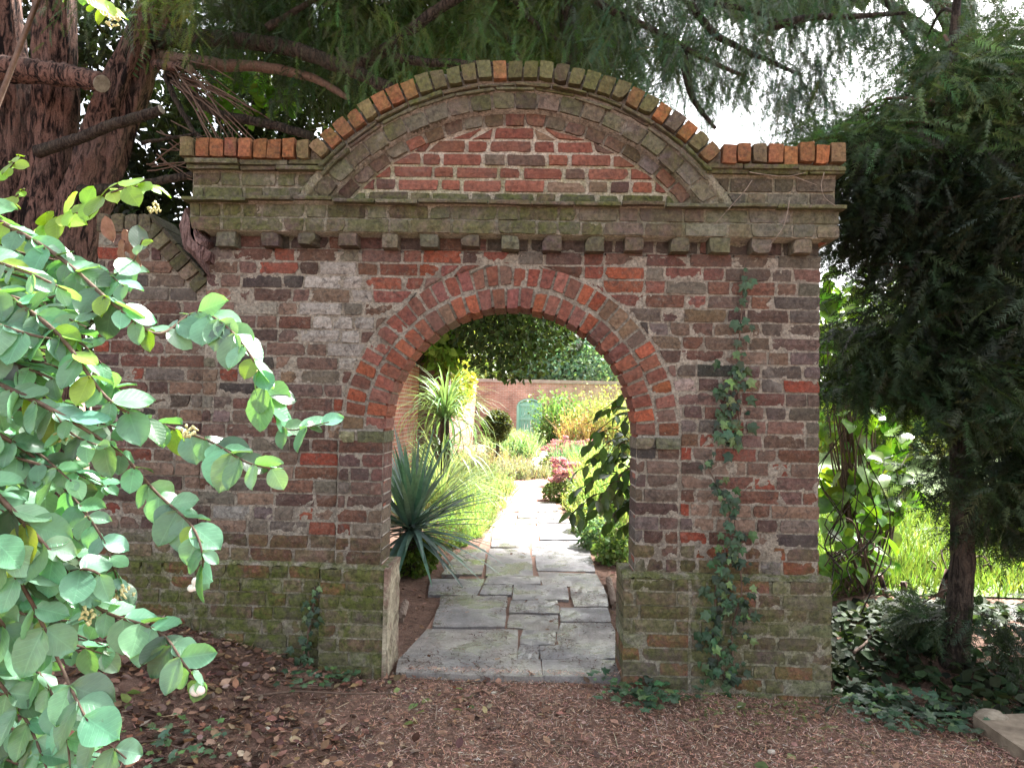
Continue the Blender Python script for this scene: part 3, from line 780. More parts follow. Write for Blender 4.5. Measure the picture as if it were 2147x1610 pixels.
# ------------------------------------------------------------------ plant builders
def blob_leaves(n, c, r, size, base, var=.25, hue=.1, clumps=24, spread=.32, seed=1, flat=False, upb=.25):
    """leaf positions in uneven clumps through an ellipsoid"""
    g = np.random.default_rng(seed)
    cc = rand_dirs(clumps, g)*(.45+.55*g.random((clumps, 1))**.5)
    k = g.integers(clumps, size=n)
    p = cc[k]+spread*g.normal(size=(n, 3))
    l = np.linalg.norm(p, axis=1); p = p/np.maximum(1, l/1.12)[:, None]
    T = np.array(c)+p*np.array(r)
    D = rand_dirs(n, g)+p*.5+np.array([0, 0, -.15]); N = rand_dirs(n, g)+np.array([0, 0, upb*3])
    S = size*(.7+.6*g.random(n))
    tone = (.75+.5*g.random(clumps))[k]
    return frames(D, N), T, S, colours(n, base, var, hue, g)*tone[:, None]
def leafy(name, n, c, r, size, base, parent=None, mat=None, **kw):
    Rm, T, S, cl = blob_leaves(n, c, r, size, base, **kw)
    return scatter(name, LEAF_V*np.array([1, 1, 1]), LEAF_F, Rm, T, S, cl, mat or M['leaf'], parent)
def stems_for(parent, base, c, r, n, rad, mat, seed=0, name='stem'):
    g = np.random.default_rng(seed); mb = MB()
    for i in range(n):
        e = np.array(c)+rand_dirs(1, g)[0]*np.array(r)*.8
        b = np.array(base)+np.array([.12*g.normal()*r[0], .12*g.normal()*r[1], 0])
        m = .5*(b+e)+.08*g.normal(size=3)
        mb.tube(smooth_path([b, m, e], 7), [rad, rad*.3], 5)
    return mb.build(name, mat, parent, smooth=True)
def shrub(name, label, cat, base, c, r, n, size, col, group=None, stems=8, rad=.012, mat=None, stem_mat=None, **kw):
    t = thing(name, label, cat, tuple(base), group)
    b = np.array(base)
    leafy('foliage', n, np.array(c)-b, r, size, col, t, mat, **kw)
    stems_for(t, (0, 0, -.02), np.array(c)-b, r, stems, rad, stem_mat or M['twig'], kw.get('seed', 1))
    return t
def tree(name, label, base, h, c, r, n, size, col, rad=.15, group=None, **kw):
    t = thing(name, label, 'tree', tuple(base), group); b = np.array(base)
    mb = MB(); top = np.array(c)-b
    mb.tube(smooth_path([(0, 0, -.1), (.05*top[0], .05*top[1], h*.5), top], 9), [rad, rad*.7, rad*.25], 8)
    g = np.random.default_rng(kw.get('seed', 1))
    for i in range(9):
        s = .35+.5*g.random(); p0 = np.array([.05*top[0], .05*top[1], h*.5])*(1-s)+top*s
        e = top+rand_dirs(1, g)[0]*np.array(r)*.75
        mb.tube(smooth_path([p0, .5*(p0+e)+np.array([0, 0, .05*h]), e], 6), [rad*.35, rad*.06], 5)
    mb.build('trunk', M['bark'], t, smooth=True)
    leafy('crown', n, np.array(c)-b, r, size, col, t, **kw)
    return t
HB_V = np.array([(-.5,0,0),(.5,0,0),(-.42,.4,.02),(.42,.4,.02),(-.28,.75,-.04),(.28,.75,-.04),(0,1,-.16)]); HB_F = np.array([(0,1,3),(0,3,2),(2,3,5),(2,5,4),(4,5,6)])
def herb(name, label, cat, px, py, r, h, n, col, w=.02, seed=0, group=None, lean=.35, leaves=0, lsize=.04, var=.3):
    b = at(px, py, Z=0); g = np.random.default_rng(seed); t = thing(name, label, cat, (b[0], b[1], 0), group)
    k = max(5, n//26); cc = g.normal(size=(k, 2))*np.array([r[0], r[1]])*.55; j = g.integers(k, size=n); hh = (.55+.6*g.random(k))[j]
    T = np.stack([cc[j, 0]+.07*r[0]*g.normal(size=n), cc[j, 1]+.07*r[1]*g.normal(size=n), np.zeros(n)], 1)
    D = np.array([0, 0, 1.0])+lean*g.normal(size=(n, 3)); L = h*hh*(.5+.6*g.random(n))
    C = colours(n, col, var, .12, g)*(.75+.5*g.random(k))[j][:, None]
    N = rand_dirs(n, g); N[:, 2] = .1
    scatter('foliage', HB_V, HB_F, frames(D, N), T, np.stack([np.full(n, w), L, L], 1), C, M['leaf'], t)
    if leaves:
        q = g.integers(n, size=leaves); Dn = D/np.linalg.norm(D, axis=1)[:, None]; P = T[q]+Dn[q]*(L[q]*(.25+.75*g.random(leaves)))[:, None]+.02*g.normal(size=(leaves, 3))
        scatter('leaflets', LEAF_V, LEAF_F, frames(rand_dirs(leaves, g), rand_dirs(leaves, g)+np.array([0, 0, .6])), P, lsize*(.6+.8*g.random(leaves)), colours(leaves, col, var, .15, g), M['leaf'], t)
    return t
BLADES = {}
def blade_mesh(name, L, W, bend, n=7, fold=.25):
    key = (round(L, 2), round(W, 3), round(bend, 2), n)
    if key in BLADES: return BLADES[key]
    V = []; F = []; a = 0; y = z = 0.0
    for i in range(n+1):
        t = i/n; w = W*.5*(min(1, .45+t*3) if t < .3 else 1.0)*(1-t**2.2)+.0008
        V += [(-w, y, z+fold*w), (0, y, z), (w, y, z+fold*w)]
        a = -bend*t**1.3; y += L/n*math.cos(a); z += L/n*math.sin(a)
    for i in range(n):
        k = i*3; F += [(k, k+1, k+4, k+3), (k+1, k+2, k+5, k+4)]
    BLADES[key] = py_mesh(name, V, F, smooth=True); return BLADES[key]
def rosette(t, n, L, W, col, elev, bend, name='leaf', c=(0, 0, 0), seed=0, mat=None, var=.2):
    g = np.random.default_rng(seed)
    for i in range(n):
        el = R(elev[0]+(elev[1]-elev[0])*g.random()); az = 2.4*i+.3*g.normal()
        d = (math.cos(el)*math.cos(az), math.cos(el)*math.sin(az), math.sin(el))
        nn = (-math.sin(el)*math.cos(az), -math.sin(el)*math.sin(az), math.cos(el))
        b = bend*(.6+.8*g.random())*(1.15 if el < .6 else .8)
        me = blade_mesh('blade', round(L*(.75+.35*g.random()), 1), W, round(b*4)/4)
        o = link(name, me, mat or M['blade'], t); o.color = rc(col, var, .08)
        place(o, np.array(c)+.02*g.normal(size=3), d, nn)

# ------------------------------------------------------------------ garden beyond the arch
WALLH = 2.62; FY = 28.0; SX = -2.5
fw = thing('garden_wall', 'far red brick garden wall, coloured as if brightly lit, with an arched green door', 'wall', (2, FY, 0))
dx0, dx1 = at(1083, 930, Y=FY)[0]-2, at(1134, 930, Y=FY)[0]-2
dxc, dhw = .5*(dx0+dx1), .5*(dx1-dx0)
dz_top = at(1105, 836, Y=FY)[2]; dsp = dz_top-dhw*.55
M['farwall'] = wall_texture('far_red_brick', (.56,.31,.25), (.46,.25,.20), (.58,.53,.48))  # brick lightened to stand for overexposure; this wall faces away from the sun
w = MB()
w.box((-4.52, 0, -.2), (dxc-dhw-.02, .35, WALLH)); w.box((dxc+dhw+.02, 0, -.2), (22, .35, WALLH))
arcx = [(dxc+(dhw+.02)*math.cos(t), dsp+(dz_top-dsp+.02)*math.sin(t)) for t in np.linspace(math.pi, 0, 13)]
for (p, q) in zip(arcx[:-1], arcx[1:]): w.prism([p, q, (q[0], WALLH), (p[0], WALLH)], .001, .349)
w.build('wall_face', M['farwall'], fw)
cp = MB(); cp.box((-4.55, -.06, WALLH+.003), (22, .41, WALLH+.09)); cp.box((-4.5, .0, WALLH+.092), (22, .35, WALLH+.15)); cp.build('coping', simple('pale_coping', (.34,.26,.22), (.48,.40,.35), 6, .9), fw)
M['green'] = simple('sage_green_paint', (.26, .58, .48), (.31, .63, .53), 8, .55, .15, .003)
M['green2'] = simple('sage_green_frame_paint', (.32, .66, .56), (.37, .70, .60), 8, .55, .15, .003)
door = MB(); dn = 7
for i in range(dn):
    x0 = dxc-dhw*.86+2*dhw*.86*i/dn; x1 = x0+2*dhw*.86/dn-.008
    zt = lambda x: dsp+(dz_top-.10-dsp)*math.sqrt(max(0, 1-((x-dxc)/(dhw*.9))**2))
    pl = MB(); pl.prism([(x0, .04), (x1, .04), (x1, zt(x1)), (x0, zt(x0))], .06, .10)
    if i == 0: dobj = pl.build('door', M['green'], fw); dobj['label'] = 'sage green arched plank door'
    else: pl.build('plank', M['green'], dobj)
for z in (.28, 1.02, 1.62):
    b = MB(); b.box((dxc-dhw*.84, .028, z), (dxc+dhw*.84, .058, z+.11)); b.build('ledge_rail', M['green2'], dobj)
for z0, z1 in ((.40, 1.01), (1.14, 1.61)):
    b = MB(); b.prism([(dxc-dhw*.8, z0), (dxc-dhw*.62, z0), (dxc+dhw*.8, z1), (dxc+dhw*.62, z1)], .034, .056); b.build('brace', M['green2'], dobj)
fr = MB()
for s in (-1, 1): fr.box((dxc+s*dhw*.94-.055, -.03, 0), (dxc+s*dhw*.94+.055, .14, dsp))
for (p, q) in zip(np.linspace(math.pi, 0, 13)[:-1], np.linspace(math.pi, 0, 13)[1:]):
    f = lambda t, k: (dxc+dhw*k*math.cos(t), dsp+(dz_top-dsp)*math.sin(t)*(k+.02)-(.0 if k > .95 else .02))
    fr.prism([f(p, .88), f(q, .88), f(q, 1.0), f(p, 1.0)], -.03, .14)
fr.build('frame', M['green2'], dobj)
sw = thing('side_wall', 'tall sunlit brick side wall running back along the garden border', 'wall', (SX, 12, 0))
w = MB(); w.box((-.35, -8.6, -.2), (0, 15.9, WALLH+.05)); w.build('wall_face', wall_texture('side_red_brick', (.38,.14,.10), (.30,.115,.085), (.42,.38,.33), axis='YZ'), sw)
w = MB(); w.box((-.42, -8.65, WALLH+.053), (.05, 15.9, WALLH+.13)); w.build('coping', M['mortar'], sw, (.3,.28,.25,.1))
w = MB(); w.box((.002, -.1, -.2), (.62, .55, 2.35)); w.prism([(.002, 2.353), (.62, 2.353), (.002, 2.6)], -.08, .53); w.build('buttress', wall_texture('shaded_buttress_brick', (.15,.085,.07), (.11,.07,.06), (.22,.20,.17)), sw)  # buttress bricks darkened to paint in the shade on its face
# yucca: stiff blue-green sword leaves
yu = at(862, 1110, Y=2.45)
t = thing('yucca_plant', 'spiky yucca with stiff blue-green sword leaves just inside the arch', 'plant', (yu[0], yu[1], 0))
rosette(t, 170, .92, .048, (.11, .195, .16), (-25, 80), .38, c=(0, 0, yu[2]), seed=3, var=.22)
mb = MB(); mb.tube([(0, 0, -.05), (0, 0, yu[2]+.05)], [.07, .05], 8); mb.build('trunk', M['bark'], t)
co = at(932, 880, Y=6.4)
t = thing('cordyline_plant', 'fountain-like cordyline with long arching striped leaves before the side wall', 'plant', (co[0], co[1], 0))
rosette(t, 200, 1.02, .028, (.17, .27, .12), (5, 88), 2.4, c=(0, 0, co[2]), seed=5, var=.25)
rosette(t, 95, 1.0, .026, (.17, .26, .13), (-5, 50), 1.9, c=(0, 0, co[2]*.66), seed=6, var=.25)
mb = MB(); mb.tube([(0, 0, -.05), (.02, 0, co[2]*.6), (0, 0, co[2]+.05)], [.09, .06], 8); mb.build('trunk', M['bark'], t)
gr = at(850, 960, Y=4.9)
t = thing('ornamental_grass', 'clump of light green arching ornamental grass below the cordyline', 'grass', (gr[0], gr[1], 0))
rosette(t, 150, .9, .013, (.20, .28, .075), (45, 88), 1.5, name='blade', c=(0, 0, .02), seed=8, var=.25)
gr = at(960, 985, Y=6.2)
t = thing('ornamental_grass', 'pale drooping grass clump under the cordyline beside the path', 'grass', (gr[0], gr[1], 0))
rosette(t, 150, .8, .012, (.27, .31, .13), (35, 88), 1.9, name='blade', c=(0, 0, .1), seed=9, var=.25)
herb('fennel_plant', 'airy yellow-green feathery plant leaning over the flagstones', 'plant', 975, 1085, (.42, .8), .55, 900, (.24, .35, .15), .010, 11, lean=.42, leaves=3000, lsize=.022)
herb('meadow_plant', 'soft pale green feathery growth between yucca and path', 'plant', 930, 1050, (.4, .7), .62, 800, (.24, .35, .16), .010, 12, lean=.35, leaves=2200, lsize=.026)
herb('meadow_plant', 'pale yellow-green wispy plant past the fennel at the path edge', 'plant', 1015, 1040, (.40, .9), .42, 900, (.27, .37, .18), .012, 13, lean=.38, leaves=2200, lsize=.026)
herb('meadow_plant', 'low soft green growth filling the bed between yucca and flagstones', 'plant', 945, 1135, (.22, .45), .34, 800, (.20, .31, .11), .009, 71, lean=.45, leaves=2200, lsize=.024)
herb('meadow_plant', 'pale seedling grass along the flagstone edge below the fennel', 'plant', 1000, 1112, (.16, .5), .30, 700, (.25, .36, .15), .008, 72, lean=.45, leaves=1500, lsize=.020)
gr = at(925, 1000, Y=5.6); t = thing('ornamental_grass', 'tall fountain of pale grass hiding the cordyline stem', 'grass', (gr[0], gr[1], 0))
rosette(t, 220, 1.35, .014, (.24, .32, .17), (52, 88), 1.9, name='blade', c=(0, 0, .02), seed=19, var=.25)
hb = at(862, 1205, Z=0)
shrub('hebe_shrub', 'low bright green whipcord shrub at the foot of the pale rendered plinth', 'shrub', hb, hb+np.array([-.04, .05, .15]), (.22, .28, .16), 2600, .045, (.10, .155, .028), seed=12, clumps=26, spread=.2)
ds = at(905, 1160, Z=0); t = thing('dead_flower_stems', 'tangle of dry brown seed stems between hebe and yucca', 'dry stems', tuple(ds))
g = np.random.default_rng(5); mb = MB()
for i in range(34):
    e = np.array([.20*g.normal(), .15*g.normal(), .16+.14*g.random()]); mb.tube(smooth_path([(.03*g.normal(), .03*g.normal(), 0), e*.6+.03*g.normal(size=3), e], 5), [.0025, .0012], 4)
mb.build('stem', simple('dry_stem', (.30,.20,.11), (.46,.34,.20), 40), t)
leafy('seed_head', 500, (0, 0, .22), (.26, .2, .14), .014, (.34, .22, .12), t, M['dead'], seed=3)
# lollipop topiary
tb = at(1042, 893, Y=13.2)
t = thing('topiary_tree', 'small clipped ball topiary on a bare stem beside the path', 'topiary', (tb[0], tb[1], 0))
mb = MB(); mb.tube([(0, 0, -.05), (.03, 0, .5), (0, 0, tb[2])], [.05, .04, .035], 8); mb.build('trunk', M['bark'], t)
leafy('crown', 5200, (0, 0, tb[2]), (.31, .31, .33), .05, (.07, .085, .032), t, seed=14, clumps=60, spread=.17)
# border mounds
def mound(name, label, cat, px, py, r, n, size, col, Z=0, lift=.5, **kw):
    b = at(px, py, Z=0); return shrub(name, label, cat, b, b+np.array([0, 0, r[2]*lift+.02]), r, n, size, col, rad=.006, **kw)
herb('lavender_bush', 'grey-green lavender mound by the red brick paving', 'bush', 1060, 1003, (.75, .6), .5, 1500, (.24, .25, .19), .020, 15, lean=.5, leaves=2600, lsize=.035)
herb('border_plant', 'pale green plant screening the lower half of the green door', 'plant', 1078, 958, (.6, .8), .85, 1300, (.25, .37, .20), .030, 16, lean=.3, leaves=4200, lsize=.06)
herb('border_plant', 'tan and green herbs behind the topiary stem', 'plant', 1005, 985, (.8, .9), .55, 1300, (.28, .27, .17), .026, 17, lean=.4, leaves=2600, lsize=.045)
herb('border_plant', 'yellow-green herbs beside the grass clump and path', 'plant', 965, 1020, (.55, .8), .5, 1300, (.26, .36, .16), .018, 18, lean=.4, leaves=2600, lsize=.035)
for i, (px, py, rx_, rz_, lab) in enumerate(((1178, 1052, .26, .34, 'pink sedum flowers nearest, at the corner of the brick paving'), (1186, 1020, .28, .34, 'pink sedum flowers halfway along the border'), (1163, 985, .34, .40, 'small pink sedum beside the pale path end'), (1186, 962, .5, .45, 'mauve sedum below the rust-coloured shrub'), (1228, 965, .4, .42, 'purple-pink sedum deep in the border'))):
    b = at(px, py, Z=0); t = thing('sedum_plant', lab, 'flowers', tuple(b), 'pink sedums along the path')
    leafy('foliage', 900, (0, 0, rz_*.4), (rx_, rx_, rz_*.5), .06, (.16, .22, .09), t, seed=20+i)
    g = np.random.default_rng(30+i)
    for j in range(9):
        o = leafy('flower_head', 120, (rx_*.8*(g.random()*2-1), rx_*.8*(g.random()*2-1), rz_*(1.0+.5*g.random())), (.09, .09, .035), .04, (.40, .19, .28), t, seed=41+9*i+j, clumps=8)
for i, (px, py, r, h, n, col, w_, lv, ls, lab, cat) in enumerate((
    (1240, 950, (.9, 1.0), 1.7, 1000, (.30, .21, .11), .016, 4200, .075, 'rust and yellow airy shrub in the border', 'shrub'),
    (1168, 937, (.8, .6), 2.3, 700, (.13, .24, .08), .02, 5200, .11, 'dark green bush against the far wall beside the door', 'bush'),
    (1290, 950, (1.2, 1.0), 2.4, 900, (.28, .34, .13), .02, 5600, .09, 'yellow-green shrub behind the rust-coloured one', 'shrub'),
    (1212, 990, (.5, .5), .75, 900, (.17, .29, .20), .030, 0, .05, 'blue-green iris clump in the border', 'plant'),
    (1255, 1010, (.5, .6), .8, 900, (.26, .34, .14), .016, 2600, .05, 'lime green border plant behind the pink sedums', 'plant'),
    (1222, 1070, (.3, .6), .26, 1000, (.29, .36, .14), .014, 1800, .03, 'light green foliage at the path edge beyond the drooping dark leaves', 'plant'),
    (1280, 1075, (.4, .6), .75, 1100, (.25, .36, .13), .016, 2200, .04, 'bright grassy plant behind the drooping dark leaves', 'plant'))):
    herb('border_shrub' if cat != 'plant' else 'border_plant', lab, cat, px, py, r, h, n, col, w_, 60+i, leaves=lv, lsize=ls, lean=.28)
for i, (px, py, r, n, col, lab) in enumerate(((1255, 1150, (.20, .26, .17), 1500, (.16, .26, .14), 'low blue-green leafy edging plant beside the flagstones'), (1292, 1178, (.18, .24, .20), 1500, (.17, .27, .09), 'bright green edging plant against the dark reveal'), (1240, 1118, (.2, .3, .2), 1500, (.20, .28, .09), 'small yellow-green edging plant furthest along the flagstones'))):
    mound('edging_plant', lab, 'plant', px, py, r, n, .05, col, seed=80+i, lift=.6)
# drooping glossy shrub just inside the right jamb
lb = np.array([.98, 1.85, 0])
t = thing('laurel_shrub', 'glossy dark green shrub drooping into the arch from beside the jamb', 'shrub', tuple(lb))
LM = [leaf_mesh('laurel_leaf', .125, .062, .18, .15+.12*i, .45, 2, 5, seed=i) for i in range(3)]
g = np.random.default_rng(21); stm = MB()
ends = [(1262, 860), (1225, 890), (1230, 935), (1215, 985), (1240, 1000), (1205, 1030), (1200, 1075), (1225, 1085), (1255, 1050), (1270, 1100), (1285, 960), (1290, 905), (1280, 1020), (1295, 1075), (1250, 905), (1268, 985), (1300, 1110), (1245, 960), (1275, 1060), (1300, 1000)]
for (px, py) in ends:
    e = at(px, py, Y=1.55+.5*g.random())-lb; b = np.array([.04*g.normal(), .04*g.normal(), .1]); m = np.array([-.05+.1*g.normal(), .1*g.normal(), e[2]+.12])
    pth = smooth_path([b, m*.6+np.array([0, 0, .15]), .5*(m+e)+np.array([0, 0, .08]), e], 16); stm.tube(pth, [.008, .003], 5)
    for k in range(6, 16):
        if g.random() < .12: continue
        dd = pth[k]-pth[k-1]; dd /= np.linalg.norm(dd)
        for s in (-1, 1):
            if g.random() < .25 and k < 15: continue
            sd = np.cross(dd, (0, 0, 1)); sd /= np.linalg.norm(sd)
            d = dd*.6+sd*s*.8+np.array([0, 0, -.45])+.2*g.normal(size=3)
            o = link('leaf', LM[int(g.integers(3))], M['gloss'], t); o.color = rc((.070, .130, .032), .3, .12)
            place(o, pth[k], d, (0.2*g.normal(), -.3+.3*g.normal(), 1), .75+.45*g.random())
stm.build('stem', M['twig'], t, smooth=True)
# evergreen overhanging the garden
eb = np.array([-3.3, 11.5, 0])
t = tree('evergreen_tree', 'dark evergreen tree whose low crown overhangs the garden path', eb, 3.2, (-.50, 11.5, 4.6), (1.75, 1.9, 2.25), 15000, .13, (.036, .060, .022), rad=.18, seed=31, clumps=70, spread=.2)
tl = np.array([SX+.3, 9.0, 0]); 
shrub('wall_climber', 'light green broad-leaved climber topping the brick side wall', 'climber', np.array([SX+.12, 11.2, 0]), np.array([SX+.55, 11.4, 2.75]), (.42, .5, .5), 520, .20, (.16, .27, .05), seed=33, stems=5)
shrub('wall_climber', 'yellow-green climber on the side wall past the buttress', 'climber', np.array([SX+.12, 16, 0]), np.array([SX+.35, 16.5, 2.1]), (.4, 1.6, .7), 1300, .15, (.28, .33, .06), seed=34, stems=6)
for i, (px, py, Yd, r, sz, col, lab) in enumerate((
    (1090, 760, 38, (5.5, 3.5, 3.2), .34, (.20, .26, .085), 'pale green tree directly behind the far garden wall'),
    (1195, 760, 34, (2.6, 2.2, 2.2), .26, (.11, .20, .14), 'bluish green conifer-like tree behind the far wall'),
    (1262, 735, 42, (5.0, 4.0, 4.6), .36, (.32, .33, .07), 'yellow-green tree glowing behind the far border'),
    (990, 720, 44, (6.0, 4.0, 5.0), .36, (.13, .19, .06), 'mid green tree behind the wall corner'))):
    c = at(px, py, Y=Yd)
    tree('background_tree', lab, np.array([c[0], Yd, 0]), max(1.5, c[2]), c, r, 5200, sz, col, .2, 'trees beyond the far wall', seed=50+i, clumps=40)
# ------------------------------------------------------------------ old yew
YT = 1.9
def pxp(lst): return [at(p[0], p[1], Y=p[2] if len(p) > 2 else YT) for p in lst]
yb = at(70, 800, Y=YT); yroot = np.array([yb[0], YT, .1])
yew = thing('yew_tree', 'massive old yew with fluted purple-brown trunk and low spreading limbs', 'tree', tuple(yroot))
def fluted(pts, rad, seed, n=44, rings=70, depth=.22):
    P = smooth_path(pts, rings); V, F = tube(P, rad, n)
    V = np.array(V); m = len(P)
    Vr = V.reshape(m, n, 3); C_ = P[:, None, :]; d = Vr-C_
    ang = np.arange(n)/n*2*math.pi; s = np.linspace(0, 1, m)*np.linalg.norm(np.array(pts[-1])-np.array(pts[0]))
    q = np.stack([np.cos(ang)[None]*2.6+0*s[:, None]+seed, np.sin(ang)[None]*2.6+0*s[:, None], 0*ang[None]+s[:, None]*.55], -1)
    f1 = fbm(q, 3)-.5
    q2 = np.stack([np.cos(ang)[None]*7+0*s[:, None]+seed, np.sin(ang)[None]*7+0*s[:, None], 0*ang[None]+s[:, None]*2.2], -1)
    f2 = fbm(q2, 4)-.5
    plate = np.where(f2 > .04, .035, 0)
    k = 1+depth*3.0*f1+.36*f2+plate
    return (C_+d*k[..., None]).reshape(-1, 3), F
tm = MB()
for pts, rad, sd in (([(35, 1290, 1.75), (70, 900, 1.75), (128, 590), (200, 370), (275, 170, 1.95), (335, 30, 2.0), (375, -120, 2.0)], [.34, .28, .225, .19, .175, .18, .18], 1),
                     ([(-10, 1290), (20, 900), (72, 560), (108, 320, 1.95), (120, 130), (110, -150)], [.36, .26, .19, .15, .145, .15], 5),
                     ([(-100, 1290, 1.9), (-60, 900, 1.9), (-10, 560, 1.8), (10, 300), (-10, 0), (-30, -150)], [.38, .30, .22, .18, .175, .18], 9)):
    v, f = fluted(pxp(pts), rad, sd); tm.add(v-yroot, f)
tm.build('trunk', M['yewbark'], yew, smooth=True)
def limb(pts, rad, name='limb', mat=None, n=10, jit=.10, cut=False, m=26, parent=yew, root=yroot):
    P = smooth_path(pxp(pts), m)-root; mb = MB()
    P[1:-1] += (fbm(np.stack([P[1:-1, 0]*5, P[1:-1, 2]*5, P[1:-1, 1]*5], -1), 3)-.5)[:, None]*.05*np.array([0, .6, 1.0])
    mb.tube(P, rad, n, True, jit); o = mb.build(name, mat or M['bark'], parent, smooth=True)
    if cut:
        c = MB(); d = P[-1]-P[-2]; d /= np.linalg.norm(d); c.tube([P[-1]-d*.002, P[-1]+d*.006], [rad[-1]*.93, rad[-1]*.90], 14); c.build('cut_end', M['cut'], o)
    return o
limb([(330, 85, 1.9), (430, 78, 1.7), (560, 92, 1.4), (660, 118, 1.2), (735, 148, 1.1), (800, 180, 1.0), (845, 200, .95)], [.075, .062, .055, .05, .042, .03])
limb([(735, 148, 1.1), (800, 110, 1.05), (870, 55, 1.0), (965, -10, 1.0), (1100, -90, 1.0)], [.045, .042, .040, .036])
limb([(820, 118, 1.05), (880, 130, .95), (960, 135, .85), (1030, 138, .8), (1085, 142, .75)], [.032, .028, .024, .020])
limb([(340, 122, 1.9), (450, 135, 1.6), (560, 142, 1.5), (660, 168, 1.4), (730, 205, 1.3)], [.06, .045, .035, .02], mat=M['twig'])
limb([(325, 135, 1.75), (398, 146, 1.5)], [.036, .036], cut=True, m=6, mat=M['yewbark'])
limb([(-80, 138, 1.5), (60, 150, 1.5), (140, 160, 1.45), (213, 176, 1.35)], [.105, .095, .085, .07], cut=True, mat=M['yewbark'])
limb([(80, 318, 1.55), (160, 292, 1.4), (250, 258, 1.25), (338, 230, 1.15)], [.05, .043, .04, .036], cut=True)
limb([(350, 155, 1.9), (420, 215, 1.6), (470, 243, 1.5), (560, 258, 1.45), (655, 287, 1.4)], [.03, .035, .035, .032])
limb([(170, 400, 1.7), (270, 390, 1.6), (350, 375, 1.5), (420, 362, 1.5)], [.05, .035, .03, .025])
limb([(345, 160, 1.8), (385, 240, 1.6), (415, 285, 1.5), (470, 320, 1.4)], [.022, .02, .016, .012], m=14)
limb([(300, 300, 1.6), (350, 290, 1.5), (415, 280, 1.5)], [.016, .013, .012], m=10)
g = np.random.default_rng(77)
for i in range(26):
    x0, y0 = 345+25*g.random(), 120+60*g.random(); a = R(18+50*g.random()); L = 120+190*g.random()
    Yd = 1.7-.5*g.random()
    limb([(x0, y0, 1.8), (x0+L*.5*math.cos(a), y0+L*.45*math.sin(a)-8, Yd), (x0+L*math.cos(a), y0+L*math.sin(a), Yd-.1)], [.008, .006, .003], 'dead_twig', M['twig'], 5, .05, m=9)
for i in range(14):
    x0, y0 = 300+60*g.random(), 250+110*g.random(); a = R(-40+90*g.random()); L = 60+90*g.random()
    limb([(x0, y0, 1.6), (x0+L*.5*math.cos(a), y0+L*.5*math.sin(a)+8*g.normal(), 1.5), (x0+L*math.cos(a), y0+L*math.sin(a), 1.4)], [.006, .004, .002], 'dead_twig', M['twig'], 5, .05, m=8)
UP = [[(1180, -60, 1.4), (1275, 20, 1.2), (1370, 62, 1.1), (1470, 120, 1.0), (1560, 160, .95)], [(1410, -40, 1.3), (1500, 70, 1.1), (1590, 118, 1.0), (1680, 158, .95)], [(1330, -60, 1.6), (1440, -5, 1.5), (1560, 20, 1.4), (1670, 60, 1.3)],
      [(1835, -60, 1.5), (1880, 40, 1.4), (1925, 110, 1.3), (1950, 180, 1.25)], [(1010, 40, 1.6), (1060, 75, 1.5), (1095, 130, 1.4)], [(1050, -40, 1.6), (1120, 50, 1.5), (1180, 90, 1.4)], [(560, 60, 1.3), (625, 20, 1.3), (720, -30, 1.3)], [(1430, 100, 1.1), (1450, 200, 1.0), (1500, 270, .95)], [(1600, 60, 1.1), (1680, 40, 1.05), (1800, 35, 1.0), (1900, 28, 1.0)], [(1180, -40, 1.8), (1190, 60, 1.7), (1192, 170, 1.6)]]
for k, u in enumerate(UP): limb(u, [.032, .022, .012] if k != 9 else [.07, .065, .06], m=18)
# hanging needle sprays
def strands(zones, seed):
    g = np.random.default_rng(seed); T = []; D = []; N = []; S = []; C = []
    for (x0, x1, y0, y1, Y0, Y1, n, ln, col, per, sz) in zones:
        for _ in range(n):
            Yd = Y0+(Y1-Y0)*g.random()
            p = at(x0+(x1-x0)*g.random(), y0+(y1-y0)*g.random(), Y=Yd)
            az = g.random()*2*math.pi; out = np.array([math.cos(az), math.sin(az), 0])
            L = ln*(.6+.8*g.random()); tone = .6+.8*g.random()
            for j in range(per):
                t = j/per
                q = p+out*L*.45*t+np.array([0, 0, -L*(.25*t+.65*t*t)])
                d = out*(.55-.3*t)+np.array([0, 0, -.45-.55*t])+.35*g.normal(size=3)
                T.append(q); D.append(d); N.append(out*.6+np.array([0, 0, .8])+.5*g.normal(size=3)); S.append(sz*(.7+.6*g.random())); C.append(np.array(col)*tone*(1+.15*g.normal(size=3)))
    return np.array(T), np.array(D), np.array(N), np.array(S), np.clip(np.array(C), .004, .6)
def needle_mass(name, zones, seed, parent, root, mat=None):
    T, D, N, S, C = strands(zones, seed)
    k = seed % 3
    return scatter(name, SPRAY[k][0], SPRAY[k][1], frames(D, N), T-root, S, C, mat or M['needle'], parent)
DK, MD, LT, BL = (.030, .058, .024), (.052, .095, .032), (.105, .155, .045), (.055, .098, .060)
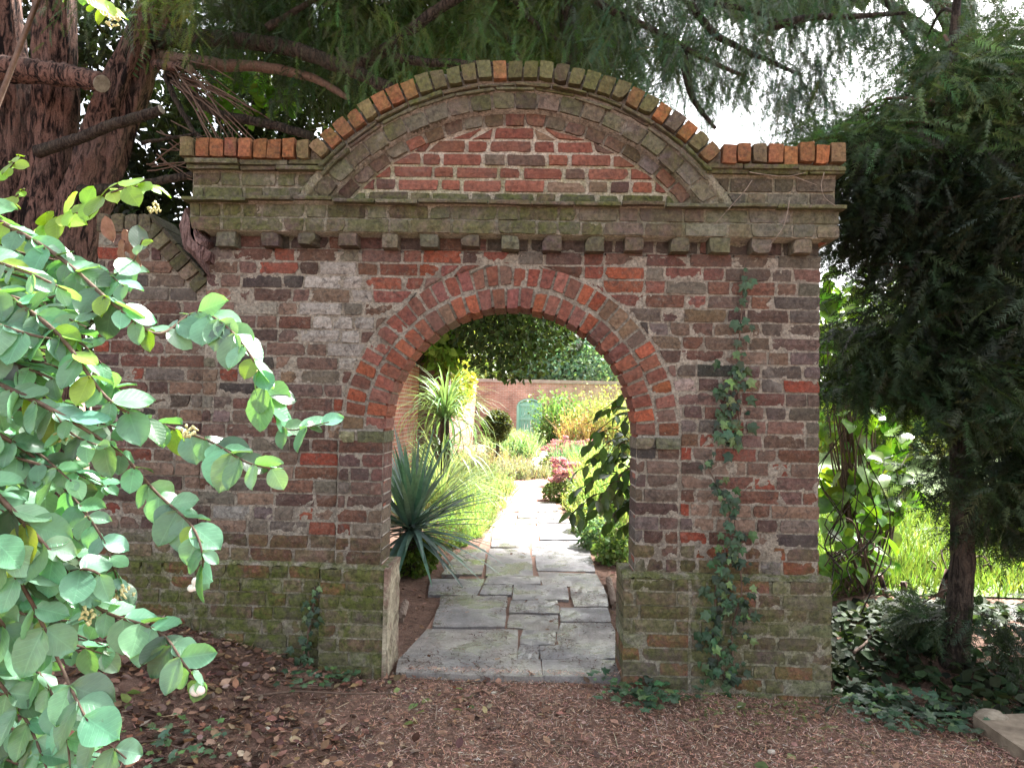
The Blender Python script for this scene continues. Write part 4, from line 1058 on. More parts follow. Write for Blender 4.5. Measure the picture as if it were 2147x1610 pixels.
needle_mass('crown', [
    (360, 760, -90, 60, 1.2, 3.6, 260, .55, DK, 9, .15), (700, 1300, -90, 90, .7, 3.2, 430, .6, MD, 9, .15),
    (850, 1300, -60, 150, 1.5, 4.0, 240, .55, LT, 8, .15), (600, 900, 60, 170, 1.4, 3.4, 150, .5, DK, 8, .15),  # LT sprays coloured lighter as if backlit by the sun
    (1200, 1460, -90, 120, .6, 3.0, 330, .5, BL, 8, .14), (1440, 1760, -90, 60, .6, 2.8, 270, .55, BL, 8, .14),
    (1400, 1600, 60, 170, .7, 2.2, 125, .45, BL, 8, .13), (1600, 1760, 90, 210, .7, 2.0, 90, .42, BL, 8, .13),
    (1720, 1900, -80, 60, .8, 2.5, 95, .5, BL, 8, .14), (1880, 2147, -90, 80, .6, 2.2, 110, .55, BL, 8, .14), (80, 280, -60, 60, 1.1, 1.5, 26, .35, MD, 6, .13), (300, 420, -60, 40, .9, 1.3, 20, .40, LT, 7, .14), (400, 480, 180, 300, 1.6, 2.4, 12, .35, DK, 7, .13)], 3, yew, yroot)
# the crown above the frame: coarser sprays that shade the gateway
g = np.random.default_rng(8); n = 8000
T = np.stack([-3.5+4.7*g.random(n), -.1+5.8*g.random(n), 4.6+3.4*g.random(n)], 1)
dens = fbm(T*np.array([.9, .9, 1.1]), 3); keep = (dens > .52) & (np.hypot((T[:, 0]-.2)/4.6, (T[:, 1]-1.7)/3.9) < 1)
T = T[keep]; n = len(T)
scatter('upper_crown', SPRAY[1][0]*np.array([3.0, 1, 1]), SPRAY[1][1], frames(rand_dirs(n, g)+np.array([0, 0, -.5]), rand_dirs(n, g)+np.array([0, 0, 1.2])), T-yroot, .42*(.7+.6*g.random(n)), colours(n, MD, .2, .1, g), M['needle'], yew)
# dark evergreen mass behind the wall, under the yew
def dark_mass(name, label, zones, seed, leaf=.11, col=(.028, .045, .016), n=2600):
    g = np.random.default_rng(seed); c = np.mean([at((z[0]+z[1])/2, (z[2]+z[3])/2, Y=z[4]) for z in zones], 0)
    t = thing(name, label, 'shrub', (c[0], c[1], .1)); r0 = np.array([c[0], c[1], .1])
    for i, z in enumerate(zones):
        ctr = at((z[0]+z[1])/2, (z[2]+z[3])/2, Y=z[4]); k = (z[4]+4)/FPX
        leafy('foliage', n, ctr-r0, ((z[1]-z[0])/2*k, .8, (z[3]-z[2])/2*k), leaf, col, t, seed=seed+i, clumps=34, spread=.22)
    stems_for(t, (0, 0, 0), c-r0, (1.5, .5, 1.0), 9, .03, M['bark'], seed)
    return t
dark_mass('holly_shrub', 'dark broad-leaved evergreen filling the gap behind the coping and yew limbs', [(360, 700, 150, 420, 4.2), (620, 1000, 60, 330, 4.6)], 120)
dark_mass('holly_shrub', 'deep green evergreen thicket behind the curved pediment', [(900, 1250, 20, 330, 5.2), (330, 620, -60, 160, 5.0)], 130, .12, (.05, .075, .024))
dark_mass('holly_shrub', 'shadowed evergreen behind the yew trunk at the edge of view', [(-120, 260, 100, 700, 4.4), (60, 340, -120, 220, 4.2), (60, 330, 300, 800, 4.0), (230, 460, 200, 560, 3.6), (230, 420, 420, 700, 3.2)], 140, .10, (.018, .028, .012), 2600)
# light green maple-like leaves seen between the yew limbs
t = thing('sycamore_sapling', 'few lit lobed leaves glowing between the yew limbs above the coping', 'sapling', tuple(at(500, 300, Y=2.8)*np.array([1, 1, 0]))); rt = np.array(t.location)
leafy('foliage', 130, at(510, 200, Y=2.8)-rt, (.42, .2, .2), .13, (.10, .22, .03), t, seed=3, clumps=10)
stems_for(t, (0, 0, 0), at(510, 200, Y=2.8)-rt, (.3, .2, .15), 4, .012, M['twig'], 4)

# ------------------------------------------------------------------ dark conifer beside the gateway
cb = at(1998, 1388, Z=.1); CONX = np.array([cb[0], cb[1], 0])
con = thing('conifer_tree', 'dark young yew with bare lower trunk standing beside the gateway', 'tree', tuple(CONX))
tp_ = [at(1998, 1400, Y=cb[1]), at(2018, 1180, Y=cb[1]), at(2012, 900, Y=cb[1]+.05), at(1990, 600, Y=cb[1]+.1), at(1990, 250, Y=cb[1]+.1), at(2010, -50, Y=cb[1]+.1)]
mb = MB(); Pc = smooth_path(tp_, 40)-CONX; mb.tube(Pc, [.075, .062, .058, .05, .035, .02], 12, True, .08); mb.build('trunk', M['bark'], con, smooth=True)

def clump_sprays(name, zones, seed, parent, root, per=70, tmpl=2):
    """uneven clumps of drooping sprays, each clump with its own tone and lean"""
    g = np.random.default_rng(seed); T = []; D = []; N = []; S = []; C = []; ctrs = []
    for (x0, x1, y0, y1, Y0, Y1, n, r, col) in zones:
        for _ in range(n):
            c = at(x0+(x1-x0)*g.random(), y0+(y1-y0)*g.random(), Y=Y0+(Y1-Y0)*g.random()); ctrs.append(c)
            az = g.random()*2*math.pi; out = np.array([math.cos(az), math.sin(az), -.25]); tone = .45+1.0*g.random()
            m = int(per*(.6+.8*g.random())); rr = r*(.6+.8*g.random())
            p = g.normal(size=(m, 3))*np.array([rr, rr, rr*.38])+out*rr*g.normal(size=(m, 1))*.8
            T.append(c+p); D.append(out*.7+p/rr*.35+np.array([0, 0, -.35])+.45*g.normal(size=(m, 3))); N.append(np.array([0, 0, 1.0])+.5*g.normal(size=(m, 3)))
            S.append(.18*(.6+.7*g.random(m))); C.append(np.array(col)*tone*(1+.14*g.normal(size=(m, 3))))
    T, D, N, S, C = map(np.concatenate, (T, D, N, S, C))
    scatter(name, SPRAY[tmpl][0], SPRAY[tmpl][1], frames(D, N), T-root, S, np.clip(C, .004, .5), M['needle'], parent); return ctrs
def branches_to(ctrs, axis, parent, root, seed, every=3):
    g = np.random.default_rng(seed)
    for c in ctrs[::every]:
        e = c-root; k = int(np.argmin(abs(axis[:, 2]-(e[2]-.15*np.linalg.norm(e[:2]-axis[0, :2]))))); p0 = axis[k]
        mb = MB(); mb.tube(smooth_path([p0, .5*(p0+e)+np.array([.05*g.normal(), .05*g.normal(), .07+.05*g.normal()]), e], 10), [.014, .004], 5, True, .1); mb.build('branch', M['twig'] if g.random() < .5 else M['bark'], parent, smooth=True)
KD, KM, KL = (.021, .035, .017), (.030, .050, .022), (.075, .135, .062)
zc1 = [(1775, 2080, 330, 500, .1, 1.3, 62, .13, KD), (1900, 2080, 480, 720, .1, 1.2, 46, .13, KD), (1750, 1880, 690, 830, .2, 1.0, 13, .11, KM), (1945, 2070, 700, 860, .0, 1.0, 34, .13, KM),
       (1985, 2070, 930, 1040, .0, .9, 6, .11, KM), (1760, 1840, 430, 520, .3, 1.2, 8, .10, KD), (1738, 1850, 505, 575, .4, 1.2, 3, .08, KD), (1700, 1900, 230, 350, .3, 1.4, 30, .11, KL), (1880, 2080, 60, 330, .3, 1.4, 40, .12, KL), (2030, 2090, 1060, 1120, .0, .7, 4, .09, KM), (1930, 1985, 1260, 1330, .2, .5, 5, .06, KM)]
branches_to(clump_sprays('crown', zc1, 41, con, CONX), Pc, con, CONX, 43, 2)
# second conifer further right and nearer, filling the dark side
cb2 = at(2190, 1420, Z=.1); C2 = np.array([cb2[0]+.25, cb2[1]+.1, 0])
con2 = thing('conifer_tree', 'second dark yew at the edge of view crowding the bare-trunked one', 'tree', tuple(C2))
mb = MB(); P2 = smooth_path([(0, 0, -.05), (.02, 0, 1.5), (-.03, .05, 3.2), (0, .1, 4.6)], 30); mb.tube(P2, [.09, .07, .05, .02], 12, True, .08); mb.build('trunk', M['bark'], con2, smooth=True)
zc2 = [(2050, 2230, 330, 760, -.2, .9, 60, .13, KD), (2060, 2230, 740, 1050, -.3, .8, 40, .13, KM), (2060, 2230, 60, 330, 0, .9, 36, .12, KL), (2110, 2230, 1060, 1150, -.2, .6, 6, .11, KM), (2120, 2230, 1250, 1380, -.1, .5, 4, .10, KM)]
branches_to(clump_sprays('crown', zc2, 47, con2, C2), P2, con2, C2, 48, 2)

# ------------------------------------------------------------------ lit side garden beyond the conifer
def grass_material():
    k = NT('lawn_green'); n = k.noise(30, 6, .7); m = k.noise(1.2, 3)
    return k.done(k.pbr(k.scale_col(k.mix(k.ramp(n, .3, .7), (.05, .10, .02), (.13, .19, .05)), k.ramp(m, .3, .7, .8, 1.2)), .8, k.bump(n, .8, .03)))
M['lawn'] = grass_material()
lx, ly = np.meshgrid(np.linspace(1.75, 26, 60), np.linspace(1.5, 26.5, 60)); lz = ground_h(lx, ly)+.012
li = np.arange(3600).reshape(60, 60)
lawn = link('lawn', np_mesh('lawn', np.stack([lx, ly, lz], -1).reshape(-1, 3), np.stack([li[:-1, :-1], li[:-1, 1:], li[1:, 1:], li[1:, :-1]], -1).reshape(-1, 4), smooth=True), M['lawn']); tag(lawn, kind='structure')
g = np.random.default_rng(91); n = 34000
gxy = np.stack([1.7+6*g.random(n)**1.3, 1.5+8*g.random(n)], 1); T = np.stack([gxy[:, 0], gxy[:, 1], ground_h(gxy[:, 0], gxy[:, 1])], 1)
BLV = np.array([(-.045, 0, 0), (.045, 0, 0), (0, 1, .1)]); BLF = np.array([(0, 1, 2)])
o = scatter('lawn_grass', BLV, BLF, frames(np.array([0, 0, 1.0])+.4*g.normal(size=(n, 3)), rand_dirs(n, g)), T, .16*(.6+.8*g.random(n)), colours(n, (.12, .185, .045), .35, .12, g), M['leaf']); tag(o, 'long bright green grass on the sunny lawn', 'grass', kind='stuff')
FIG = [leaf_mesh('broad_leaf', .16, .14, .12, .2+.1*i, .38, 4, 6, .03, .8, seed=10+i) for i in range(3)]
def broad_shrub(label, zones, seed, col, nleaf, sc=1.0, base=None):
    g = np.random.default_rng(seed); ctr = np.mean([at((z[0]+z[1])/2, (z[2]+z[3])/2, Y=z[4]) for z in zones], 0)
    b0 = np.array([ctr[0], ctr[1], gz_at(ctr[0], ctr[1])]) if base is None else np.array(base)
    t = thing('broadleaf_shrub', label, 'shrub', tuple(b0)); mb = MB()
    for i in range(nleaf):
        z = zones[i % len(zones)]; p = at(z[0]+(z[1]-z[0])*g.random(), z[2]+(z[3]-z[2])*g.random(), Y=z[4]+.5*g.random())-b0
        o = link('leaf', FIG[int(g.integers(3))], M['gloss'], t); o.color = rc(col, .25, .12)
        place(o, p, (.5*g.normal(), -.3+.4*g.normal(), -.5+.4*g.normal()), (.4*g.normal(), -.5+.4*g.normal(), .8), sc*(.6+.6*g.random()))
        if i % 5 == 0: mb.tube(smooth_path([(.1*g.normal(), .05*g.normal(), 0), p*.5+np.array([.1*g.normal(), 0, .2]), p], 8), [.010, .004], 5)
    mb.build('stem', M['twig'], t, smooth=True)
    return t
broad_shrub('sunlit broad-leaved shrub glowing through the gap at the top of the wall end', [(1725, 1880, 545, 720, 2.6), (1730, 1830, 680, 830, 2.6)], 3, (.15, .29, .03), 170, 1.25)
broad_shrub('bright climbing shrub beyond the gateway end at middle height', [(1725, 1920, 850, 1030, 2.5), (1725, 1890, 980, 1120, 2.3)], 4, (.13, .25, .03), 170, 1.1)
broad_shrub('leafy shrub with hanging leaves beside the gateway plinth', [(1728, 1850, 1060, 1200, 1.5), (1735, 1880, 1120, 1290, 1.6)], 5, (.10, .20, .03), 110, .85)
broad_shrub('large-leaved sunny plant behind the bare conifer trunk', [(2040, 2147, 1180, 1300, 2.2), (1850, 1990, 1230, 1300, 2.4)], 6, (.15, .28, .05), 70, 1.2)
# thin bare stems hanging beside the wall end
t = thing('bramble_stems', 'bundle of thin dark stems hanging beside the gateway end', 'stems', tuple(at(1770, 1300, Y=.5))); rt = np.array(t.location)
for i in range(11):
    x0 = 1735+110*g.random(); y0 = 900+160*g.random(); y1 = 1120+170*g.random(); Yd = .35+.4*g.random(); mb = MB()
    mb.tube(smooth_path([at(x0+20*g.normal(), y0, Y=Yd)-rt, at(x0+38*g.normal(), .6*y0+.4*y1, Y=Yd+.05)-rt, at(x0+38*g.normal(), .25*y0+.75*y1, Y=Yd+.1)-rt, at(x0+25*g.normal(), y1, Y=Yd)-rt], 10), [.003, .005], 5); mb.build('stem', M['bark'], t, smooth=True)
for i, (x0, y0, x1, y1, r, lab) in enumerate(((1885, 1292, 1845, 1205, .022, 'sawn bare stem leaning away from the conifer, nearest the gateway'), (1902, 1298, 1895, 1220, .026, 'upright sawn brown stem amid the sunny plants'), (1960, 1275, 1990, 1195, .030, 'thick reddish sawn stem leaning towards the conifer trunk'), (1916, 1302, 1912, 1278, .024, 'short sawn stump beside the upright stem'), (2035, 1305, 2045, 1275, .022, 'short reddish stump behind the conifer trunk'), (2052, 1298, 2075, 1280, .024, 'stub of cut wood leaning outward past the conifer trunk'))):
    p0, p1 = at(x0, y0+30, Y=1.25), at(x1, y1, Y=1.3); t = thing('cut_stem', lab, 'stump', tuple(p0)); mb = MB()
    mb.tube(smooth_path([(0, 0, -.1), (p1-p0)*.5+.01*g.normal(size=3), p1-p0], 8), [r, r*.85], 8, True, .06); mb.build('stem', M['yewbark'], t, smooth=True)
    d = (p1-p0)/np.linalg.norm(p1-p0); c = MB(); c.tube([p1-p0-d*.002, p1-p0+d*.004], [r*.82, r*.8], 10); c.build('cut_end', M['cut'], t)
# backdrop trees of the side garden
for i, (px, py, Yd, r, sz, col, lab) in enumerate(((1830, 760, 24, (3.0, 2.5, 2.6), .3, (.16, .25, .06), 'light green tree across the lawn by the gateway end'), (2050, 700, 22, (2.6, 2.5, 3.2), .3, (.12, .19, .05), 'mid green tree across the lawn behind the conifer'), (1940, 900, 27, (6, 2.0, 1.6), .3, (.22, .28, .09), 'pale hedge-like tree row end across the lawn'))):
    c = at(px, py, Y=Yd); tree('lawn_tree', lab, np.array([c[0], Yd, 0]), max(1.2, c[2]), c, r, 4200, sz, col, .16, 'trees across the lawn', seed=150+i, clumps=34)

# tall pine added out of view, its high crown shaped to shade the gateway
tall = tree('unseen_shade_pine', 'tall pine added out of view so its high crown shades the gateway from above', np.array([7.8, 6.6, 0]), 7.5, (4.05, 6.15, 9.6), (2.3, 3.2, 1.5), 16000, .26, (.045, .075, .025), .28, seed=201, clumps=60, spread=.22)
# ------------------------------------------------------------------ ivy
def ivy_leaf(name, s, seed):
    g = np.random.default_rng(seed)
    out = [(0,0),(.20,-.06),(.42,.10),(.30,.30),(.50,.56),(.22,.58),(.10,.80),(0,1.02),(-.10,.80),(-.22,.58),(-.50,.56),(-.30,.30),(-.42,.10),(-.20,-.06)]
    V = [(0, .38, .05)]+[(x*(1+.08*g.normal()), y*(1+.05*g.normal()), -.06*abs(x)-.05*y*y+.03*g.normal()) for x, y in out]
    n = len(out); F = [(0, 1+i, 1+(i+1) % n) for i in range(n)]
    return py_mesh(name, np.array(V)*s, F)
IVY = [ivy_leaf('ivy_leaf', 1.0, i) for i in range(4)]
def ivy(label, stems, nleaf, root, size=.055, spread=.05, wall=True, seed=0, col=(.026, .056, .026), yoff=0.0):
    g = np.random.default_rng(seed); rt = np.array(root, float)
    t = thing('ivy_plant', label, 'ivy', tuple(rt)); paths = []
    for s in stems:
        P = smooth_path([np.array(p, float) for p in s], 26); paths.append(P); mb = MB(); mb.tube(P-rt, [.0055, .003], 5); mb.build('stem', M['twig'], t, smooth=True)
    for i in range(nleaf):
        P = paths[int(g.integers(len(paths)))]; p = P[int(g.integers(len(P)))].copy()
        if wall:
            p = p+np.array([spread*g.normal(), -.012-.03*g.random(), .03*g.normal()])
            d = (.6*g.normal(), -.25*g.random(), -.8+.4*g.normal()); nn = (.35*g.normal(), -1, .35+.3*g.normal())
        else:
            p = p+np.array([spread*g.normal(), spread*g.normal(), .02+.04*g.random()])
            d = (g.normal(), g.normal()-.4, .1*g.normal()); nn = (.35*g.normal(), -.3+.35*g.normal(), 1)
        o = link('leaf', IVY[int(g.integers(4))], M['ivy'], t); o.color = rc(col if g.random() < .8 else (.075, .125, .045), .35, .1)
        place(o, p-rt, d, nn, size*(.4+.8*g.random()))
    return t
wl = lambda lst, Y: [at(x, y, Y=Y) for x, y in lst]
ivy('dark ivy strand climbing the brick face above the straight-sided pier', [wl([(1540, 945), (1532, 880), (1545, 800), (1535, 755)], -.012), wl([(1550, 900), (1548, 760), (1556, 640), (1562, 545)], -.012), wl([(1525, 930), (1520, 840), (1540, 780)], -.012)], 95, at(1540, 945, Y=-.01), .058, .030, seed=1)
ivy('long ivy strand climbing from the ground up the plinth to mid wall', [wl([(1520, 1425), (1500, 1340), (1525, 1250), (1520, 1150), (1530, 1060), (1500, 1010), (1474, 958)], -.055), wl([(1540, 1420), (1535, 1320), (1555, 1240), (1545, 1140), (1535, 1040)], -.055), wl([(1490, 1420), (1500, 1300), (1505, 1200), (1550, 1120)], -.055)], 210, at(1515, 1440, Y=-.06), .054, .034, seed=2)
ivy('small ivy shoots climbing the inner corner beside the projecting plinth', [wl([(650, 1400), (645, 1330), (662, 1240)], -.03), wl([(630, 1400), (655, 1290), (660, 1230)], -.03)], 42, at(645, 1405, Y=-.05), .045, .022, seed=3, col=(.028, .055, .028))
gl = lambda lst: [np.array([q[0], q[1], gz_at(q[0], q[1])+.012]) for q in (at(x, y, Z=z) for x, y, z in lst)]
ivy('patch of ivy creeping along the foot of the rendered plinth', [gl([(590, 1425, .08), (650, 1428, .06), (700, 1425, .04), (770, 1412, .02)]), gl([(610, 1440, .06), (690, 1438, .04), (740, 1420, .03)])], 70, gl([(680, 1425, .05)])[0], .042, .035, False, 4, (.045, .09, .045))
ivy('thick ivy patch at the foot of the plinth under the climbing strand', [gl([(1250, 1445, -.02), (1330, 1460, -.02), (1420, 1450, -.02), (1540, 1440, -.02)]), gl([(1380, 1440, -.02), (1430, 1420, -.02), (1480, 1425, -.02)]), gl([(1290, 1470, -.02), (1350, 1490, -.02), (1420, 1480, -.02)])], 150, gl([(1400, 1455, -.02)])[0], .058, .05, False, 5, (.042, .085, .042))
ivy('scattered ivy trailing through the fallen leaves near the shrub', [gl([(290, 1560, .1), (390, 1550, .08), (470, 1560, .06)]), gl([(330, 1590, .1), (430, 1580, .06)])], 44, gl([(380, 1560, .1)])[0], .042, .06, False, 6, (.06, .115, .055))
ivy('ivy runners at the shaded bank beyond the gateway plinth', [gl([(1780, 1500, 0), (1880, 1490, .02), (1980, 1480, .03), (2060, 1500, .02)]), gl([(1860, 1520, 0), (1950, 1515, 0), (2030, 1530, 0)]), gl([(1750, 1470, .0), (1850, 1440, .05), (1950, 1450, .05)])], 170, gl([(1900, 1490, .02)])[0], .06, .06, False, 7, (.036, .07, .036))
M['drystem'] = simple('dry_grey_stem', (.14, .11, .085), (.30, .25, .20), 60, .85)
t = thing('dead_climber', 'dry pale climber stems clinging to the cornice end', 'dry stems', tuple(at(1600, 400, Y=-.1))); rt = np.array(t.location)
for s in ([(1577, 378), (1562, 400), (1535, 430), (1498, 472)], [(1570, 361), (1600, 366), (1650, 370), (1690, 362)], [(1728, 362), (1722, 390), (1730, 415), (1752, 432)], [(1655, 420), (1650, 450), (1640, 480), (1610, 520)], [(1668, 372), (1690, 380), (1712, 388)]):
    mb = MB(); mb.tube(smooth_path(wl(s, -.105), 14)-rt, [.0026, .0014], 5, True, .15); mb.build('stem', M['drystem'], t, smooth=True)
# broken, rotting yew stub lying on the ramped coping
t = thing('broken_stub', 'torn reddish rotten wood stub lodged on the ramped coping', 'wood', tuple(at(408, 530, Y=-.02))); rt = np.array(t.location)
ol = [(372, 470), (390, 430), (396, 480), (400, 500), (408, 465), (418, 488), (436, 505), (430, 520), (443, 532), (441, 548), (430, 552), (432, 572), (410, 548), (385, 520)]
pts = [at(x, y, Y=-.05) for x, y in ol]; mb = MB(); c = np.mean(pts, 0)
rings = []
for k, (yy, sc) in enumerate(((-.075, .55), (-.05, .95), (0.0, 1.05), (.06, .95), (.10, .6))):
    rings.append([c+(p-c)*sc+np.array([.006*random.gauss(0, 1), yy+.05, .006*random.gauss(0, 1)])-rt for p in pts])
V = [p for r_ in rings for p in r_]; n = len(pts); F = [(k*n+i, k*n+(i+1) % n, (k+1)*n+(i+1) % n, (k+1)*n+i) for k in range(4) for i in range(n)]
V += [rings[0][0]*0+np.mean(rings[0], 0), np.mean(rings[4], 0)]; F += [(5*n, (i+1) % n, i) for i in range(n)]+[(5*n+1, 4*n+i, 4*n+(i+1) % n) for i in range(n)]
link('stub_wood', py_mesh('stub_wood', V, F), bark_material('rotten_wood', (.07, .035, .034), (.30, .20, .185), (.22, .15, .13), grain=60), t)

# ------------------------------------------------------------------ litter on the ground
g = np.random.default_rng(17)
def on_ground(n, x0, x1, y0, y1):
    x = x0+(x1-x0)*g.random(n); y = y0+(y1-y0)*g.random(n); return np.stack([x, y, ground_h(x, y)+.004], 1)
def litter(name, label, n, box, size, base, var, hue, tv, tf, mat, prob=None, lay=.35, thick=.015, kindcat='leaves', wide=1.0):
    T = on_ground(n, *box)
    if prob is not None: T = T[g.random(len(T)) < prob(T[:, 0], T[:, 1])]
    T = T[~((T[:, 0] > -1.14) & (T[:, 0] < -.74) & (T[:, 1] > -.06) & (T[:, 1] < .3))]; T = T[~((T[:, 0] > .48) & (T[:, 0] < 1.6) & (T[:, 1] > -.06) & (T[:, 1] < .3))]
    m = len(T); T[:, 2] = np.where((np.abs(T[:, 0]+.03) < .62) & (T[:, 1] > .0) & (T[:, 1] < 6), np.maximum(T[:, 2], .042), T[:, 2])+thick*g.random(m)
    N = np.array([0, 0, 1.0])+lay*g.normal(size=(m, 3)); D = rand_dirs(m, g)*np.array([1, 1, .25])
    S = size*(.6+.8*g.random(m)); sc = np.stack([S*wide, S, S], 1)
    bi = g.integers(len(base), size=m); cl = np.array(base)[bi]*(1+var*g.normal(size=(m, 1))).clip(.4, 1.8)*(1+hue*g.normal(size=(m, 3)))
    o = scatter(name, tv, tf, frames(D, N), T, sc, np.clip(cl, .005, .7), mat); tag(o, label, kindcat, kind='stuff'); return o
DL_V = np.array([(0,0,.02),(.30,.30,.10),(0,.36,0),(-.30,.30,.12),(.27,.66,.10),(0,.70,.02),(-.27,.66,.06),(0,1,.12)])
DL_F = np.array([(0,1,2),(0,2,3),(2,1,4),(2,4,5),(3,2,5),(3,5,6),(5,4,7),(6,5,7)])
offpath = lambda x, y: np.where((np.abs(x+.05) < .62) & (y > .0), .10, 1.0)
litter('leaf_litter', 'brown dead leaves littering the ground under the shrub', 8200, (-3.0, .35, -2.2, .02), .042, [(.19,.10,.062),(.12,.07,.05),(.25,.145,.09),(.07,.042,.034),(.33,.235,.165),(.15,.085,.06),(.10,.06,.045)], .25, .08, DL_V, DL_F, M['dead'], lambda x, y: (1-.93*sstep(-1.1, .1, x))*np.clip(.35+1.6*(fbm(np.stack([x*2.6, y*2.6, x*0+5], -1), 3)-.38)*2+.5*sstep(-.35, -.02, y), .12, 1))
litter('leaf_litter', 'thin brown leaf litter beside the flagstones and under the conifers', 2600, (-1.6, 3.4, -2.2, 3.5), .036, [(.16,.085,.055),(.11,.065,.05),(.26,.16,.11)], .25, .08, DL_V, DL_F, M['dead'], lambda x, y: offpath(x, y)*np.where(np.abs(x+.1) < 1.4, .75, .6))
NEV = np.array([(-.042, 0, 0), (.042, 0, 0), (0, 1, .08)]); NEF = np.array([(0, 1, 2)])
litter('needle_litter', 'rust-brown fallen yew needles carpeting the ground before the arch', 110000, (-1.7, 2.9, -2.0, .05), .025, [(.60,.33,.235),(.50,.275,.195),(.38,.21,.155),(.68,.50,.40),(.21,.13,.10)], .25, .08, NEV, NEF, M['dead'], lambda x, y: .15+.85*sstep(-1.3, -.2, x), thick=.012, kindcat='needles')
litter('needle_litter', 'needle debris in the joints and edges of the flagstone path', 16000, (-1.0, .95, .02, 4.0), .024, [(.21,.095,.055),(.13,.062,.04),(.075,.042,.03)], .25, .08, NEV, NEF, M['dead'], lambda x, y: np.where(np.abs(x-.02) > .55, 1, .35*(fbm(np.stack([x*5, y*5, x*0+2], -1), 3) > .5)), thick=.006, kindcat='needles')
T = on_ground(5200, -.75, .75, -.02, 2.0); T[:, 2] = .043; cl_ = fbm(T*np.array([5, 5, 0])+3, 3); T = T[cl_ > .53]
o = scatter('path_debris', NEV*np.array([3, 1, 1]), NEF, frames(rand_dirs(len(T), g)*np.array([1, 1, .1]), np.array([0, 0, 1.0])+.2*g.normal(size=(len(T), 3))), T, .024*(.5+.9*g.random(len(T))), colours(len(T), (.075, .042, .03), .4, .1, g), M['dead']); tag(o, 'dark crumbs of debris lying on the nearest flagstones', 'debris', kind='stuff')
litter('green_sprigs', 'fresh green yew sprigs and moss tufts before the right-hand plinth', 900, (.7, 2.6, -.75, -.02), .05, [(.12,.17,.05),(.20,.25,.09),(.08,.12,.04)], .25, .1, SPRAY[0][0], SPRAY[0][1], M['needle'], lambda x, y: sstep(-.75, -.2, y)*.9*(fbm(np.stack([x*3, y*3, x*0], -1), 3) > .42), lay=.5, thick=.03, kindcat='moss')
litter('green_sprigs', 'sparse green seedlings among the dead leaves', 300, (-2.2, 1.6, -1.6, -.1), .05, [(.12,.18,.06),(.20,.26,.12)], .25, .1, LEAF_V, LEAF_F, M['leaf'], lambda x, y: .9*(fbm(np.stack([x*2.2+9, y*2.2, x*0], -1), 3) > .56), lay=.5, thick=.02, kindcat='seedlings')
litter('twig_litter', 'thin fallen twigs scattered on the leafy ground', 500, (-2.6, 2.6, -1.9, -.02), .11, [(.14,.10,.075),(.09,.06,.045),(.30,.24,.18)], .25, .05, np.array([(-.014, 0, 0), (.014, 0, 0), (.012, 1, .06), (-.012, 1, .06)]), np.array([(0, 1, 2, 3)]), M['dead'], lay=.2, thick=.03, kindcat='twigs')
for lab, pts, r in (('long curved fallen stick lying on the leaves by the hanging shrub twig', [(392, 1535, .07), (415, 1478, .07), (470, 1435, .08), (520, 1415, .08), (562, 1398, .09)], .0075), ('thin straight fallen stick across the leaves before the rendered plinth', [(530, 1468, .06), (620, 1458, .05), (720, 1462, .04), (825, 1462, .02)], .006), ('short fallen stick on the dark bank beside the gateway plinth', [(1790, 1375, .10), (1815, 1355, .12), (1835, 1330, .14)], .010)):
    P = smooth_path([at(x, y, Z=z)+np.array([0, 0, .02]) for x, y, z in pts], 18); t = thing('fallen_stick', lab, 'stick', tuple(P[0]))
    mb = MB(); mb.tube(P-P[0], [r, r*.6], 7, True, .1); mb.build('stick', M['twig'], t, smooth=True)
def stone(name, label, p, r, mat, seed):
    gg = np.random.default_rng(seed); V = []; F = []; nu, nv = 12, 7
    for j in range(nv+1):
        for i in range(nu):
            th, ph = 2*math.pi*i/nu, math.pi*j/nv; d = np.array([math.sin(ph)*math.cos(th), math.sin(ph)*math.sin(th), math.cos(ph)])
            V.append(d*np.array(r)*(1+.5*(float(fbm(d*1.6+seed, 3))-.5)))
    F = [(j*nu+i, j*nu+(i+1) % nu, (j+1)*nu+(i+1) % nu, (j+1)*nu+i) for j in range(nv) for i in range(nu)]
    o = link(name, py_mesh(name, V, F, smooth=True), mat); o.location = p; tag(o, label, 'stone'); return o
M['flint'] = simple('pale_stone', (.32, .29, .24), (.55, .50, .42), 30, .8)
for i, (x, y, s, lab) in enumerate(((868, 1446, .016, 'small white pebble beside the rendered plinth foot'), (1035, 1450, .011, 'tiny white pebble on the needle carpet before the arch'), (558, 1543, .013, 'pale pebble among dead leaves near the frame bottom'), (1618, 1572, .014, 'pale pebble on the bare soil before the gateway'))):
    p = at(x, y, Z=.01); stone('pebble', lab, (p[0], p[1], gz_at(p[0], p[1])+s*.5), (s*1.3, s, s*.7), M['flint'], i+3)
p = at(2078, 1497, Z=.05); stone('rock', 'pale rounded rock at the corner of the paving slab', (p[0], p[1], .035), (.085, .06, .035), simple('soiled_stone', (.14, .11, .08), (.34, .29, .22), 18, .9, .8, .02), 12)
mb = MB(); flat_box(mb, [at(2040, 1505, Z=.03), at(2190, 1610, Z=.03), at(2330, 1600, Z=.03), at(2200, 1500, Z=.03)], -.03, .045)
o = mb.build('paving_slab', simple('tan_paving', (.10, .075, .055), (.31, .25, .185), 7, .95, .9, .02, .15, 8)); tag(o, 'sandy paving slab at the edge of the dark bank', 'slab')
